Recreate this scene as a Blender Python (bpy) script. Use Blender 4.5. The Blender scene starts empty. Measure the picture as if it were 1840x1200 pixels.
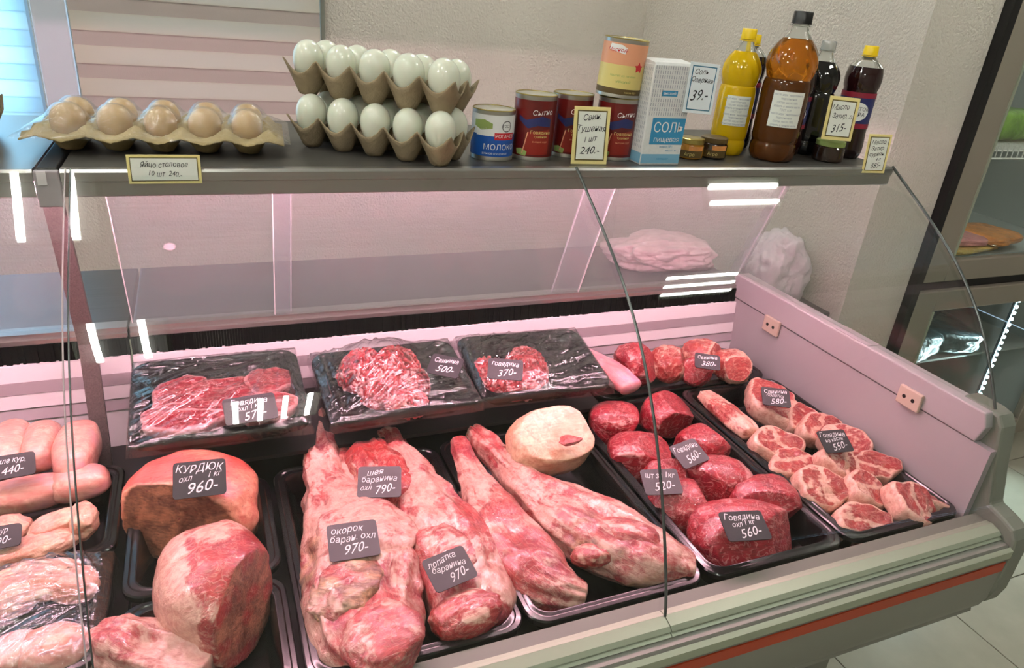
import bpy, math, random
import numpy as np
from mathutils import Vector, Matrix, Euler

scene = bpy.context.scene
COL = scene.collection
rnd = random.Random(11)

# ---------------------------------------------------------------- camera, world, exposure
cam_data = bpy.data.cameras.new('camera')
cam_data.sensor_width = 36.0
cam_data.lens = 25.2273
cam_data.clip_start = 0.05
cam = bpy.data.objects.new('camera', cam_data)
COL.objects.link(cam)
cam.matrix_world = Matrix.Translation((0, 0, 1.52)) @ Matrix([[0.922445, 0.089286, -0.375665], [-0.376458, 0.424345, -0.823536], [0.085881, 0.901088, 0.425047]]).to_4x4()
scene.camera = cam

world = bpy.data.worlds.new('sky')
scene.world = world
world.use_nodes = True
wn = world.node_tree.nodes
wn['Background'].inputs['Color'].default_value = (0.55, 0.78, 1.0, 1)
wn['Background'].inputs['Strength'].default_value = 5.0

scene.view_settings.view_transform = 'Standard'
scene.view_settings.look = 'None'
scene.view_settings.gamma = 1.0
scene.view_settings.exposure = 0.12
scene.view_settings.use_curve_mapping = False
scene.cycles.use_denoising = True
scene.cycles.max_bounces = 10
scene.cycles.transparent_max_bounces = 24
scene.cycles.transmission_bounces = 8
scene.cycles.glossy_bounces = 4
scene.cycles.diffuse_bounces = 4
scene.cycles.caustics_reflective = False
scene.cycles.caustics_refractive = False
scene.cycles.sample_clamp_indirect = 6.0

CASE_LIGHT = 195.0       # radiance of the pink tube under the case shelf
TUBE = 98.0             # radiance of the ceiling tubes

# ---------------------------------------------------------------- materials
def lin(c):
    return tuple((x / 12.92 if x <= 0.04045 else ((x + 0.055) / 1.055) ** 2.4) for x in [v / 255.0 for v in c]) + (1.0,)

MATS = {}
class NT:
    def __init__(s, name):
        s.m = bpy.data.materials.new(name); s.m.use_nodes = True
        s.t = s.m.node_tree; s.n = s.t.nodes; s.n.clear()
        s.out = s.n.new('ShaderNodeOutputMaterial'); MATS[name] = s.m
    def node(s, typ, **kw):
        n = s.n.new(typ)
        for k, v in kw.items(): setattr(n, k, v)
        return n
    def link(s, a, b): s.t.links.new(a, b)
    def set(s, n, **kw):
        for k, v in kw.items(): n.inputs[k.replace('_', ' ')].default_value = v
        return n
    def noise(s, vec, scale, detail=4, rough=.55, dist=0):
        n = s.node('ShaderNodeTexNoise'); n.inputs['Scale'].default_value = scale
        n.inputs['Detail'].default_value = detail; n.inputs['Roughness'].default_value = rough
        n.inputs['Distortion'].default_value = dist
        if vec is not None: s.link(vec, n.inputs['Vector'])
        return n.outputs['Fac']
    def ramp(s, fac, stops, interp='LINEAR'):
        r = s.node('ShaderNodeValToRGB'); r.color_ramp.interpolation = interp
        e = r.color_ramp.elements
        while len(e) < len(stops): e.new(0.5)
        for i, (p, c) in enumerate(stops):
            e[i].position = p; e[i].color = c if len(c) == 4 else tuple(c) + (1,)
        s.link(fac, r.inputs['Fac']); return r.outputs['Color']
    def math(s, op, a, b=None, clamp=False):
        n = s.node('ShaderNodeMath', operation=op); n.use_clamp = clamp
        for i, x in enumerate((a, b)):
            if x is None: continue
            if isinstance(x, (int, float)): n.inputs[i].default_value = x
            else: s.link(x, n.inputs[i])
        return n.outputs[0]
    def mix(s, fac, a, b):
        n = s.node('ShaderNodeMix', data_type='RGBA')
        for i, x in ((0, fac), (6, a), (7, b)):
            if isinstance(x, (int, float, tuple)): n.inputs[i].default_value = x
            else: s.link(x, n.inputs[i])
        return n.outputs[2]
    def bump(s, h, strength, dist=.002):
        b = s.node('ShaderNodeBump'); b.inputs['Strength'].default_value = strength
        b.inputs['Distance'].default_value = dist; s.link(h, b.inputs['Height']); return b.outputs['Normal']

def pbr(name, col, rough=.5, metal=0., bump=None, var=None, coat=0., trans=0., ior=1.45, sheen=0, spec=.5, emit=0., aniso=None, sss=0.):
    T = NT(name); p = T.node('ShaderNodeBsdfPrincipled'); T.link(p.outputs[0], T.out.inputs['Surface'])
    base = lin(col); p.inputs['Base Color'].default_value = base
    p.inputs['Roughness'].default_value = rough; p.inputs['Metallic'].default_value = metal
    p.inputs['Coat Weight'].default_value = coat; p.inputs['Coat Roughness'].default_value = .08
    p.inputs['Transmission Weight'].default_value = trans; p.inputs['IOR'].default_value = ior
    p.inputs['Specular IOR Level'].default_value = spec
    if sss:
        p.inputs['Subsurface Weight'].default_value = sss; p.inputs['Subsurface Radius'].default_value = (.01, .004, .003)
        p.inputs['Subsurface Scale'].default_value = 1.0
    if emit:
        p.inputs['Emission Color'].default_value = base; p.inputs['Emission Strength'].default_value = emit
    tc = T.node('ShaderNodeTexCoord').outputs['Object']
    if aniso:
        mp = T.node('ShaderNodeMapping'); mp.inputs['Scale'].default_value = aniso; T.link(tc, mp.inputs['Vector']); tc2 = mp.outputs[0]
    else: tc2 = tc
    if var:
        f = T.noise(tc2, var[0], 5)
        lo = tuple(c * (1 - var[1]) for c in base[:3]) + (1,); hi = tuple(min(1, c * (1 + var[1])) for c in base[:3]) + (1,)
        T.link(T.ramp(f, [(.3, lo), (.7, hi)]), p.inputs['Base Color'])
    if bump:
        T.link(T.bump(T.noise(tc2, bump[0], 4), bump[1], bump[2] if len(bump) > 2 else .002), p.inputs['Normal'])
    return T.m

def clear(name, tint, base, rough, power=5.0, gain=.9, haze=None, bump=None):
    """thin clear sheet: looks through, mirrors more at a slant"""
    T = NT(name)
    tr = T.node('ShaderNodeBsdfTransparent'); tr.inputs[0].default_value = tint + (1,)
    gl = T.node('ShaderNodeBsdfGlossy'); gl.inputs['Roughness'].default_value = rough; gl.inputs['Color'].default_value = (1, 1, 1, 1)
    lw = T.node('ShaderNodeLayerWeight'); lw.inputs['Blend'].default_value = .5
    f = T.math('ADD', T.math('MULTIPLY', T.math('POWER', lw.outputs['Facing'], power), gain), base, True)
    mx = T.node('ShaderNodeMixShader'); T.link(f, mx.inputs[0]); T.link(tr.outputs[0], mx.inputs[1]); T.link(gl.outputs[0], mx.inputs[2])
    out = mx.outputs[0]
    tc = T.node('ShaderNodeTexCoord').outputs['Object']
    if bump:
        nrm = T.bump(T.noise(tc, bump[0], 3, .6, .6), bump[1], .003); T.link(nrm, gl.inputs['Normal']); T.link(nrm, lw.inputs['Normal'])
    if haze:
        df = T.node('ShaderNodeBsdfDiffuse'); df.inputs['Color'].default_value = haze[1]
        tl = T.node('ShaderNodeBsdfTranslucent'); tl.inputs['Color'].default_value = haze[1]
        m3 = T.node('ShaderNodeMixShader'); m3.inputs[0].default_value = .6; T.link(df.outputs[0], m3.inputs[1]); T.link(tl.outputs[0], m3.inputs[2])
        mp = T.node('ShaderNodeMapping'); mp.inputs['Scale'].default_value = (1.5, 60, 60); T.link(tc, mp.inputs['Vector'])
        hz = T.math('MULTIPLY', T.math('ADD', T.noise(mp.outputs[0], 6, 4), .5), haze[0])
        m2 = T.node('ShaderNodeMixShader'); T.link(hz, m2.inputs[0]); T.link(out, m2.inputs[1]); T.link(m3.outputs[0], m2.inputs[2]); out = m2.outputs[0]
    T.link(out, T.out.inputs['Surface']); return T.m

def emitter(name, col, strength):
    T = NT(name); e = T.node('ShaderNodeEmission'); e.inputs[0].default_value = col + (1,); e.inputs[1].default_value = strength
    T.link(e.outputs[0], T.out.inputs['Surface']); return T.m

def meat(name, red, dark, fat, thr=.55, soft=.10, streak=.30, rough=.34, coat=.35, vein=.35, tint=None, bumps=.35, gristle=None, purple=.5, speck=None):
    """muscle with fat: the mesh carries 'fat' (where fat lies) and 'fl' (along the fibre, across it)"""
    T = NT(name); p = T.node('ShaderNodeBsdfPrincipled'); T.link(p.outputs[0], T.out.inputs['Surface'])
    fa = T.node('ShaderNodeAttribute', attribute_name='fat').outputs['Fac']
    fl = T.node('ShaderNodeAttribute', attribute_name='fl').outputs['Vector']
    ob = T.node('ShaderNodeTexCoord').outputs['Object']
    mp = T.node('ShaderNodeMapping'); mp.inputs['Scale'].default_value = (24, 66, 66); T.link(fl, mp.inputs['Vector'])
    fib = T.noise(mp.outputs[0], 1.0, 6, .62, 1.0)
    mp2 = T.node('ShaderNodeMapping'); mp2.inputs['Scale'].default_value = (34, 330, 330); T.link(fl, mp2.inputs['Vector'])
    fine = T.noise(mp2.outputs[0], 1.0, 3, .6, .4)
    big = T.noise(ob, 30, 5, .62, .7)
    mid = T.noise(ob, 85, 4, .6, .9)
    v = T.noise(ob, 38, 3, .5, 1.8)
    vline = T.math('SUBTRACT', 1.0, T.math('MULTIPLY', T.math('ABSOLUTE', T.math('SUBTRACT', v, .5)), 26.0), True)
    vline = T.math('MULTIPLY', T.math('MULTIPLY', vline, vein), T.math('MULTIPLY', mid, 1.8), True)
    x = T.math('ADD', fa, T.math('MULTIPLY', T.math('SUBTRACT', fib, .5), streak * 1.7))
    x = T.math('ADD', x, T.math('MULTIPLY', T.math('SUBTRACT', big, .5), streak * 2.0))
    x = T.math('ADD', x, T.math('MULTIPLY', T.math('SUBTRACT', mid, .5), streak * .9))
    r = T.node('ShaderNodeMapRange', interpolation_type='SMOOTHSTEP'); r.inputs[1].default_value = thr - soft; r.inputs[2].default_value = thr + soft
    T.link(x, r.inputs[0])
    sk = T.math('MULTIPLY', T.math('SUBTRACT', fine, .56), 3.2 * streak, True)
    fat_f = T.math('MAXIMUM', T.math('MAXIMUM', r.outputs[0], vline), sk)
    redc = T.ramp(T.math('ADD', T.math('MULTIPLY', big, .6), T.math('MULTIPLY', fine, .4)), [(.36, lin(dark)), (.60, lin(red))])
    pur = T.math('MULTIPLY', T.math('SUBTRACT', T.noise(ob, 17, 3, .5), .50), 5.0, True)
    redc = T.mix(T.math('MULTIPLY', pur, purple), redc, lin((dark[0] * 1.02, dark[1] * 1.35, dark[2] * 1.75)))
    f1 = tuple(c * .84 for c in fat)
    fatc = T.ramp(T.math('ADD', T.math('MULTIPLY', mid, .5), T.math('MULTIPLY', fib, .5)), [(.38, lin((f1[0], f1[1] * .86, f1[2] * .84))), (.60, lin(fat))])
    colr = T.mix(fat_f, redc, fatc)
    if gristle:
        g = T.node('ShaderNodeAttribute', attribute_name='grs').outputs['Fac']
        colr = T.mix(g, colr, T.ramp(T.math('ADD', T.math('MULTIPLY', big, .7), T.math('MULTIPLY', fine, .3)), [(.38, lin((gristle[0] * .62, gristle[1] * .50, gristle[2] * .50))), (.50, lin(gristle)), (.62, lin(tuple(min(255, c * 1.42) for c in gristle)))]))
    if speck:
        sp = T.math('MULTIPLY', T.math('SUBTRACT', T.noise(ob, 150, 2, .5), .66), 14.0, True)
        colr = T.mix(T.math('MULTIPLY', sp, T.math('MULTIPLY', big, 1.3)), colr, lin(speck))
    T.link(colr, p.inputs['Base Color'])
    p.inputs['Roughness'].default_value = rough; p.inputs['Coat Weight'].default_value = coat; p.inputs['Coat Roughness'].default_value = .09
    p.inputs['Subsurface Weight'].default_value = .06; p.inputs['Subsurface Radius'].default_value = (.006, .003, .002); p.inputs['Subsurface Scale'].default_value = 1.0
    h = T.math('ADD', T.math('ADD', T.math('MULTIPLY', fine, .5), fib), T.math('MULTIPLY', fat_f, .5))
    T.link(T.bump(T.noise(ob, 55, 3, .6, 1.5), .5, .004), p.inputs['Coat Normal'])
    T.link(T.bump(h, bumps, .003), p.inputs['Normal'])
    return T.m

pbr('plaster', (206, 201, 190), .9, bump=(110, .9, .009), var=(3, .04))
pbr('ceiling white', (226, 225, 220), .9, bump=(200, .2))
pbr('tile', (168, 165, 148), .28, var=(9, .08), bump=(4, .05))
pbr('grout', (96, 92, 84), .9)
pbr('steel', (172, 170, 166), .30, .85, bump=(40, .10, .0005), aniso=(.6, 30, 30))
pbr('steel dark', (96, 96, 94), .32, .55, bump=(30, .12, .001), aniso=(.6, 30, 30), var=(6, .12))
pbr('mat rubber', (70, 68, 64), .42, var=(18, .18), bump=(60, .1))
pbr('aluminium', (160, 170, 150), .40, .35, bump=(30, .06, .0005), aniso=(.5, 30, 30))
pbr('grey panel', (128, 130, 122), .42, .15, var=(5, .04))
pbr('red stripe', (168, 62, 34), .45)
pbr('plastic lilac', (168, 160, 163), .45, var=(4, .04))
pbr('plastic grey', (112, 116, 106), .5, var=(6, .06), bump=(300, .05))
pbr('plastic cream', (196, 176, 160), .45)
pbr('white panel', (232, 226, 228), .38)
pbr('shade panel', (168, 158, 162), .45)
pbr('black tray', (13, 12, 14), .22, coat=.2, bump=(240, .03))
pbr('deck dark', (44, 42, 44), .35, .3, var=(8, .15))
pbr('black', (14, 13, 14), .5)
pbr('bristle', (7, 7, 8), .9, spec=.1)
pbr('dotted steel', (98, 88, 86), .5, .2, bump=(500, .4, .001), var=(420, .35))
pbr('seam pale', (176, 164, 166), .3)
pbr('chrome edge', (86, 92, 90), .25, .5)
clear('glass', (.96, .98, .97), .026, .0, 5.0, .85)
clear('acrylic', (.94, .94, .95), .03, .06, 5.0, .6, haze=(.17, (.85, .83, .86, 1)))
clear('film', (.95, .94, .95), .10, .13, 2.2, .75, bump=(70, .9))
clear('film tight', (.98, .98, .98), .05, .06, 3.0, .6, bump=(110, .9))
pbr('chalk tag', (46, 44, 48), .5, var=(20, .1))
pbr('chalk tag pale', (92, 84, 90), .5, var=(20, .1))
pbr('chalk', (232, 230, 232), .7)
pbr('paper cream', (236, 222, 150), .6, var=(40, .05))
pbr('paper white', (232, 236, 226), .6)
pbr('paper blue', (226, 236, 240), .6)
pbr('ink', (28, 30, 34), .6)
pbr('ink blue', (40, 110, 140), .6)
pbr('ink brown', (96, 84, 40), .6)
pbr('pulp', (172, 154, 112), .92, bump=(160, .6, .003), var=(24, .16))
pbr('pulp grey', (146, 130, 104), .92, bump=(160, .6, .003), var=(24, .16))
pbr('egg tan', (196, 166, 122), .36, var=(8, .08), sss=.1, coat=.4)
pbr('egg white', (222, 226, 208), .30, var=(8, .03), sss=.1, coat=.6)
pbr('tin gold', (176, 160, 92), .28, .85)
pbr('tin', (190, 188, 180), .3, .9)
pbr('carton white', (222, 224, 222), .6, var=(120, .05))
pbr('blue print', (58, 142, 186), .5)
pbr('blue print pale', (124, 176, 204), .5)
pbr('white print', (240, 240, 238), .5)
pbr('grey print', (150, 156, 166), .5)
pbr('deep blue', (28, 84, 168), .4)
pbr('red print', (196, 34, 44), .4)
pbr('maroon', (98, 22, 20), .3, coat=.3)
pbr('crimson', (140, 36, 56), .4)
pbr('orange red', (140, 38, 28), .35)
pbr('navy', (40, 46, 96), .4)
pbr('salmon', (226, 160, 124), .42)
pbr('butter', (222, 204, 128), .42)
pbr('brown print', (84, 66, 30), .5)
pbr('cap yellow', (240, 204, 20), .35)
pbr('cap black', (18, 18, 18), .35)
pbr('cap clear', (226, 232, 228), .15, trans=.7)
pbr('oil yellow', (252, 206, 18), .05, trans=.35, ior=1.25, coat=.4)
pbr('oil amber', (214, 132, 36), .03, trans=.82, ior=1.3, coat=.4)
pbr('oil amber shaded', (92, 52, 22), .06, trans=.3, ior=1.25, coat=.4)  # same amber oil; the darkness behind the bottle is put into its colour
pbr('cola', (34, 12, 14), .07, coat=.5)
pbr('soy', (14, 13, 14), .06, coat=.6)
pbr('bottle clear', (240, 244, 240), .03, trans=.95, ior=1.15)
pbr('jar amber', (190, 130, 36), .2, trans=.2, coat=.5)
pbr('jar dark', (40, 26, 18), .15, coat=.5)
pbr('label green', (150, 170, 96), .5)
pbr('blind band', (176, 166, 160), .9, bump=(300, .2))
T = NT('blind sheer')
d = T.node('ShaderNodeBsdfDiffuse'); d.inputs[0].default_value = lin((208, 200, 184))
t = T.node('ShaderNodeBsdfTranslucent'); t.inputs[0].default_value = lin((215, 222, 226))
m = T.node('ShaderNodeMixShader'); m.inputs[0].default_value = .18; T.link(d.outputs[0], m.inputs[1]); T.link(t.outputs[0], m.inputs[2]); T.link(m.outputs[0], T.out.inputs['Surface'])
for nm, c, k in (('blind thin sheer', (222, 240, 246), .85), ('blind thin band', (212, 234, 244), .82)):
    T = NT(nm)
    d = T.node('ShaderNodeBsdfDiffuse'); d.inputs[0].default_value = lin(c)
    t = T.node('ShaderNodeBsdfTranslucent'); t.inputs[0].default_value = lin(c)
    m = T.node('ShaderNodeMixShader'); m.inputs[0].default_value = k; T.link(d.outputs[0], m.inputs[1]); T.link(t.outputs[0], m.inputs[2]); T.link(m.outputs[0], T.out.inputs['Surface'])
pbr('jamb', (196, 204, 214), .6)
pbr('fridge grey', (138, 131, 119), .45, .1, var=(4, .04))
pbr('fridge inside', (170, 178, 176), .4)
pbr('bag film', (236, 226, 230), .3, trans=.25, ior=1.1, bump=(45, .5, .01))
pbr('cling pack', (70, 90, 100), .18, bump=(50, 1.0, .01), var=(20, .7), coat=.6)
pbr('package pale', (226, 196, 196), .3, bump=(40, .8, .008), var=(14, .2), coat=.3)
pbr('wrapped pink', (222, 150, 150), .3, bump=(40, .8, .008), var=(24, .25), coat=.4)
pbr('wrapped orange', (226, 150, 80), .3, bump=(40, .8, .008), var=(24, .25), coat=.4)
pbr('wrapped yellow', (220, 190, 110), .3, bump=(40, .8, .008), var=(24, .2), coat=.4)
pbr('wrapped green', (120, 160, 70), .35, bump=(40, .8, .008), var=(20, .4), coat=.3)
pbr('wire white', (226, 228, 224), .4)
emitter('tube white', (1.0, .99, .92), TUBE)
emitter('tube dim', (1.0, .99, .92), TUBE * .3)
emitter('tube pink', (1.0, .53, .64), CASE_LIGHT)
emitter('led white', (.80, .97, 1.0), 14.0)
meat('lamb', (196, 82, 82), (136, 34, 44), (220, 176, 164), .50, .12, .36, vein=.5, gristle=(150, 118, 90), bumps=.5, coat=.6)
meat('lamb red', (188, 62, 62), (136, 34, 40), (226, 180, 164), .56, .12, .36, vein=.5, gristle=(140, 96, 78), bumps=.5, coat=.6)
meat('beef', (184, 32, 52), (112, 12, 28), (228, 160, 160), .68, .10, .38, vein=.75, coat=.6, bumps=.45)
meat('stew', (186, 70, 68), (132, 34, 38), (234, 190, 172), .54, .10, .40, vein=.5, bumps=.45)
meat('trotter skin', (230, 178, 146), (206, 140, 110), (240, 204, 174), .50, .2, .22, vein=.12, bumps=.2)
meat('pork skin', (224, 106, 94), (200, 76, 70), (236, 168, 140), .50, .22, .24, vein=.0, bumps=.3, gristle=(128, 84, 64), speck=(120, 40, 44), coat=.55)
meat('chicken', (232, 164, 150), (214, 134, 124), (242, 196, 178), .55, .2, .24, vein=.15, bumps=.15, coat=.6)
meat('chicken skin', (232, 172, 150), (208, 130, 112), (244, 206, 178), .5, .18, .40, vein=.4, bumps=.4, coat=.5)
meat('mince', (218, 64, 70), (166, 30, 40), (244, 180, 176), .66, .1, .45, vein=.2, bumps=.5, coat=.3)
meat('rind pink', (236, 160, 164), (222, 126, 134), (246, 196, 194), .55, .2, .2, vein=.0, bumps=.1)

# ---------------------------------------------------------------- mesh helpers
def _hash(i, j, k, s):
    n = (i * 374761393 + j * 668265263 + k * 2147483647 + s * 1274126177) & 0xffffffff
    n = ((n ^ (n >> 13)) * 1274126177) & 0xffffffff
    n = ((n ^ (n >> 16)) * 2246822519) & 0xffffffff
    return ((n >> 8) & 0xffff) / 32767.5 - 1.0

def vnoise(P, scale, seed=0):
    P = np.asarray(P, float) * scale + 1000.0
    I = np.floor(P).astype(np.int64); F = P - I; F = F * F * (3 - 2 * F)
    r = 0
    for a in (0, 1):
        for b in (0, 1):
            for c in (0, 1):
                w = (F[:, 0] if a else 1 - F[:, 0]) * (F[:, 1] if b else 1 - F[:, 1]) * (F[:, 2] if c else 1 - F[:, 2])
                r = r + w * _hash(I[:, 0] + a, I[:, 1] + b, I[:, 2] + c, seed)
    return r

def fbm(P, scale, seed=0, octv=3):
    r = 0; a = 1.; s = 0
    for o in range(octv):
        r = r + a * vnoise(P, scale * 2 ** o, seed + 17 * o); s += a; a *= .5
    return r / s * 1.4

def sstep(a, b, x):
    t = np.clip((x - a) / (b - a), 0, 1); return t * t * (3 - 2 * t)

class MB:
    def __init__(s): s.v = []; s.f = []
    def add(s, v, f):
        o = len(s.v); s.v += [tuple(p) for p in v]; s.f += [tuple(i + o for i in q) for q in f]; return s
    def box(s, x0, x1, y0, y1, z0, z1):
        return s.add([(x, y, z) for x in (x0, x1) for y in (y0, y1) for z in (z0, z1)],
                     [(0, 1, 3, 2), (4, 6, 7, 5), (0, 4, 5, 1), (2, 3, 7, 6), (0, 2, 6, 4), (1, 5, 7, 3)])
    def prismx(s, prof, x0, x1, cap=True):      # prof: (y,z) polygon, closed
        n = len(prof)
        v = [(x0, y, z) for y, z in prof] + [(x1, y, z) for y, z in prof]
        f = [(i, (i + 1) % n, n + (i + 1) % n, n + i) for i in range(n)]
        if cap: f += [tuple(range(n))[::-1], tuple(range(n, 2 * n))]
        return s.add(v, f)
    def prismz(s, poly, z0, z1):
        n = len(poly)
        return s.add([(x, y, z0) for x, y in poly] + [(x, y, z1) for x, y in poly],
                     [(i, (i + 1) % n, n + (i + 1) % n, n + i) for i in range(n)] + [tuple(range(n))[::-1], tuple(range(n, 2 * n))])
    def lathe(s, prof, n=32, mod=None, cap=True):       # prof: (r,z)
        v = []; m = len(prof)
        for r, z in prof:
            for k in range(n):
                a = 2 * math.pi * k / n; q = r * (mod(a, z) if mod else 1); v.append((q * math.cos(a), q * math.sin(a), z))
        f = [(i * n + k, i * n + (k + 1) % n, (i + 1) * n + (k + 1) % n, (i + 1) * n + k) for i in range(m - 1) for k in range(n)]
        if cap: f += [tuple(range(n))[::-1], tuple(range((m - 1) * n, m * n))]
        return s.add(v, f)
    def tube(s, pts, r, n=8, cap=True):
        pts = [Vector(p) for p in pts]; v = []; m = len(pts)
        for i, p in enumerate(pts):
            t = (pts[min(i + 1, m - 1)] - pts[max(i - 1, 0)]).normalized()
            a = t.orthogonal().normalized() if abs(t.z) > .9 else t.cross(Vector((0, 0, 1))).normalized()
            b = t.cross(a); rr = r[i] if isinstance(r, (list, tuple)) else r
            for k in range(n):
                q = 2 * math.pi * k / n; v.append(p + a * rr * math.cos(q) + b * rr * math.sin(q))
        f = [(i * n + k, i * n + (k + 1) % n, (i + 1) * n + (k + 1) % n, (i + 1) * n + k) for i in range(m - 1) for k in range(n)]
        if cap: f += [tuple(range(n))[::-1], tuple(range((m - 1) * n, m * n))]
        return s.add(v, f)
    def rings(s, rings, close_first=False, close_last=True):
        n = len(rings[0]); v = [p for r in rings for p in r]; m = len(rings)
        f = [(i * n + k, i * n + (k + 1) % n, (i + 1) * n + (k + 1) % n, (i + 1) * n + k) for i in range(m - 1) for k in range(n)]
        if close_first: f.append(tuple(range(n))[::-1])
        if close_last: f.append(tuple(range((m - 1) * n, m * n)))
        return s.add(v, f)
    def grid(s, V, nu, nv):
        return s.add(V, [(i * nv + j, (i + 1) * nv + j, (i + 1) * nv + j + 1, i * nv + j + 1) for i in range(nu - 1) for j in range(nv - 1)])
    def xf(s, M):
        s.v = [tuple(M @ Vector(p)) for p in s.v]; return s
    def mesh(s, name, smooth=None):
        me = bpy.data.meshes.new(name); me.from_pydata(s.v, [], s.f); me.update()
        fix(me); shade(me, smooth); return me

def fix(me):
    import bmesh
    b = bmesh.new(); b.from_mesh(me); bmesh.ops.recalc_face_normals(b, faces=b.faces); b.to_mesh(me); b.free()

def shade(me, ang):
    if ang is None: return
    me.shade_smooth()
    if ang < 180:
        import bmesh
        b = bmesh.new(); b.from_mesh(me)
        for e in b.edges:
            if len(e.link_faces) == 2 and e.calc_face_angle(0) > math.radians(ang): e.smooth = False
        b.to_mesh(me); b.free()

def put(name, me, m, parent=None, loc=(0, 0, 0), rot=(0, 0, 0), bevel=0, solid=0):
    o = bpy.data.objects.new(name, me); COL.objects.link(o)
    if m: me.materials.clear(); me.materials.append(MATS[m])
    o.location = loc; o.rotation_euler = rot
    if parent is not None: o.parent = parent
    if solid:
        md = o.modifiers.new('thick', 'SOLIDIFY'); md.thickness = solid; md.offset = 0
    if bevel:
        md = o.modifiers.new('round', 'BEVEL'); md.width = bevel; md.segments = 2; md.limit_method = 'ANGLE'; md.angle_limit = .7
    return o

def tag(o, label, cat, group=None):
    o['label'] = label; o['category'] = cat
    if group: o['group'] = group
    return o

def thing(name, label, cat, loc=(0, 0, 0), rot=(0, 0, 0), group=None):
    o = bpy.data.objects.new(name, None); COL.objects.link(o); o.empty_display_size = .03
    o.location = loc; o.rotation_euler = rot
    return tag(o, label, cat, group)

def part(root, name, mb, m, smooth=None, **kw):
    """mb holds world coordinates; root is unrotated"""
    L = root.location
    mb.v = [(a - L[0], b - L[1], c - L[2]) for a, b, c in mb.v]
    return put(name, mb.mesh(name, smooth), m, root, **kw)

def lpart(root, name, mb, m, smooth=None, **kw):     # local coordinates
    return put(name, mb.mesh(name, smooth), m, root, **kw)

def struct(name, mb, m, smooth=None, parent=None, **kw):
    o = put(name, mb.mesh(name, smooth), m, parent, **kw)
    if parent is None: o['kind'] = 'structure'
    return o

_tx = {}
def text_mesh(txt, size=1.0):
    if txt in _tx: v, f = _tx[txt]
    else:
        cu = bpy.data.curves.new('t', 'FONT'); cu.body = txt; cu.size = 1.0; cu.align_x = 'CENTER'; cu.align_y = 'CENTER'; cu.resolution_u = 2
        o = bpy.data.objects.new('t', cu); COL.objects.link(o)
        dg = bpy.context.evaluated_depsgraph_get(); ev = o.evaluated_get(dg); me = ev.to_mesh()
        v = [tuple(p.co) for p in me.vertices]; f = [tuple(p.vertices) for p in me.polygons]
        ev.to_mesh_clear(); bpy.data.objects.remove(o); bpy.data.curves.remove(cu); _tx[txt] = (v, f)
    return [(a * size, b * size, c * size) for a, b, c in v], f

def lettering(lines, z=.0004, hand=True):
    """lines: (text, x, y, size[, width squeeze]) on a local XY plane -> MB"""
    mb = MB(); r = random.Random(len(lines[0][0]) * 7 + 3)
    for ln in lines:
        txt, x, y, s = ln[:4]; sq = ln[4] if len(ln) > 4 else 1.0
        v, f = text_mesh(txt, s); sh = .28 if hand else 0; a = r.uniform(-.06, .08) if hand else 0
        w = []
        for p in v:
            px = (p[0] + sh * p[1]) * sq; py = p[1] + (.08 * s * math.sin(px / s * 2.1) if hand else 0)
            w.append((x + px * math.cos(a) - py * math.sin(a), y + px * math.sin(a) + py * math.cos(a), z))
        mb.add(w, f)
    return mb

# ---------------------------------------------------------------- the room
CEIL = 2.8
YB, YC, XC = 2.9, 1.5, 1.81          # back wall, face and flank of the projecting wall
fl = struct('floor', MB().box(-2.6, 4.4, -3.6, 3.0, -.06, -.006), 'grout')
S = .47
tile_me = MB().prismz([(.002, .002), (S - .002, .002), (S - .002, S - .002), (.002, S - .002)], -.008, 0).mesh('tile')
tile_me.materials.append(MATS['tile'])
for ix in range(-9, 7):
    for iy in range(-10, 4):
        x = 1.44 + ix * S; y = .945 + iy * S
        if x + S > 4.4 or y + S > 2.95 or x < -2.6: continue
        if ix < -6 and iy < -8: continue
        o = put('tile', tile_me, None, fl, (x, y, 0))
struct('ceiling', MB().box(-2.6, 4.4, -3.6, 3.0, CEIL, CEIL + .06), 'ceiling white')
W1, W2, ZB, ZT = (-1.55, -.47), (-.352, .435), .95, 2.35
mb = MB().box(-2.6, 4.4, YB, YB + .16, 0, ZB).box(-2.6, 4.4, YB, YB + .16, ZT, CEIL)
for a, b in ((-2.6, W1[0]), (W1[1], W2[0]), (W2[1], 4.4)): mb.box(a, b, YB, YB + .16, ZB, ZT)
wb = struct('wall_back', mb, 'plaster')
struct('wall_projection', MB().box(XC, 2.070, YC, YB, 0, CEIL).box(2.070, 4.4, 2.2, YB, 0, CEIL), 'plaster')
struct('wall_left', MB().box(-2.7, -2.6, -3.6, 3.0, 0, CEIL), 'plaster')
struct('wall_right', MB().box(4.4, 4.5, -3.6, 3.0, 0, CEIL), 'plaster')
struct('wall_front', MB().box(-2.6, 4.4, -3.7, -3.6, 0, CEIL), 'plaster')
for k, (a, b) in enumerate((W1, W2)):
    w = struct('window_%d' % (k + 1), MB().box(a, a + .05, YB + .05, YB + .10, ZB, ZT).box(b - .05, b, YB + .05, YB + .10, ZB, ZT)
               .box(a, b, YB + .05, YB + .10, ZB, ZB + .05).box(a, b, YB + .05, YB + .10, ZT - .05, ZT), 'jamb')
    struct('pane', MB().box(a + .05, b - .05, YB + .07, YB + .076, ZB + .05, ZT - .05), 'glass', parent=w)
    struct('sill', MB().box(a - .02, b + .02, YB - .05, YB + .05, ZB - .03, ZB), 'white panel', parent=w)
struct('trim_1', MB().box(-.462, -.362, YB - .025, YB - .001, ZB - .03, ZT), 'jamb', bevel=.006)
struct('trim_2', MB().box(.437, .452, YB - .03, YB - .001, ZB - .03, ZT), 'plastic grey', bevel=.003)

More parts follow.
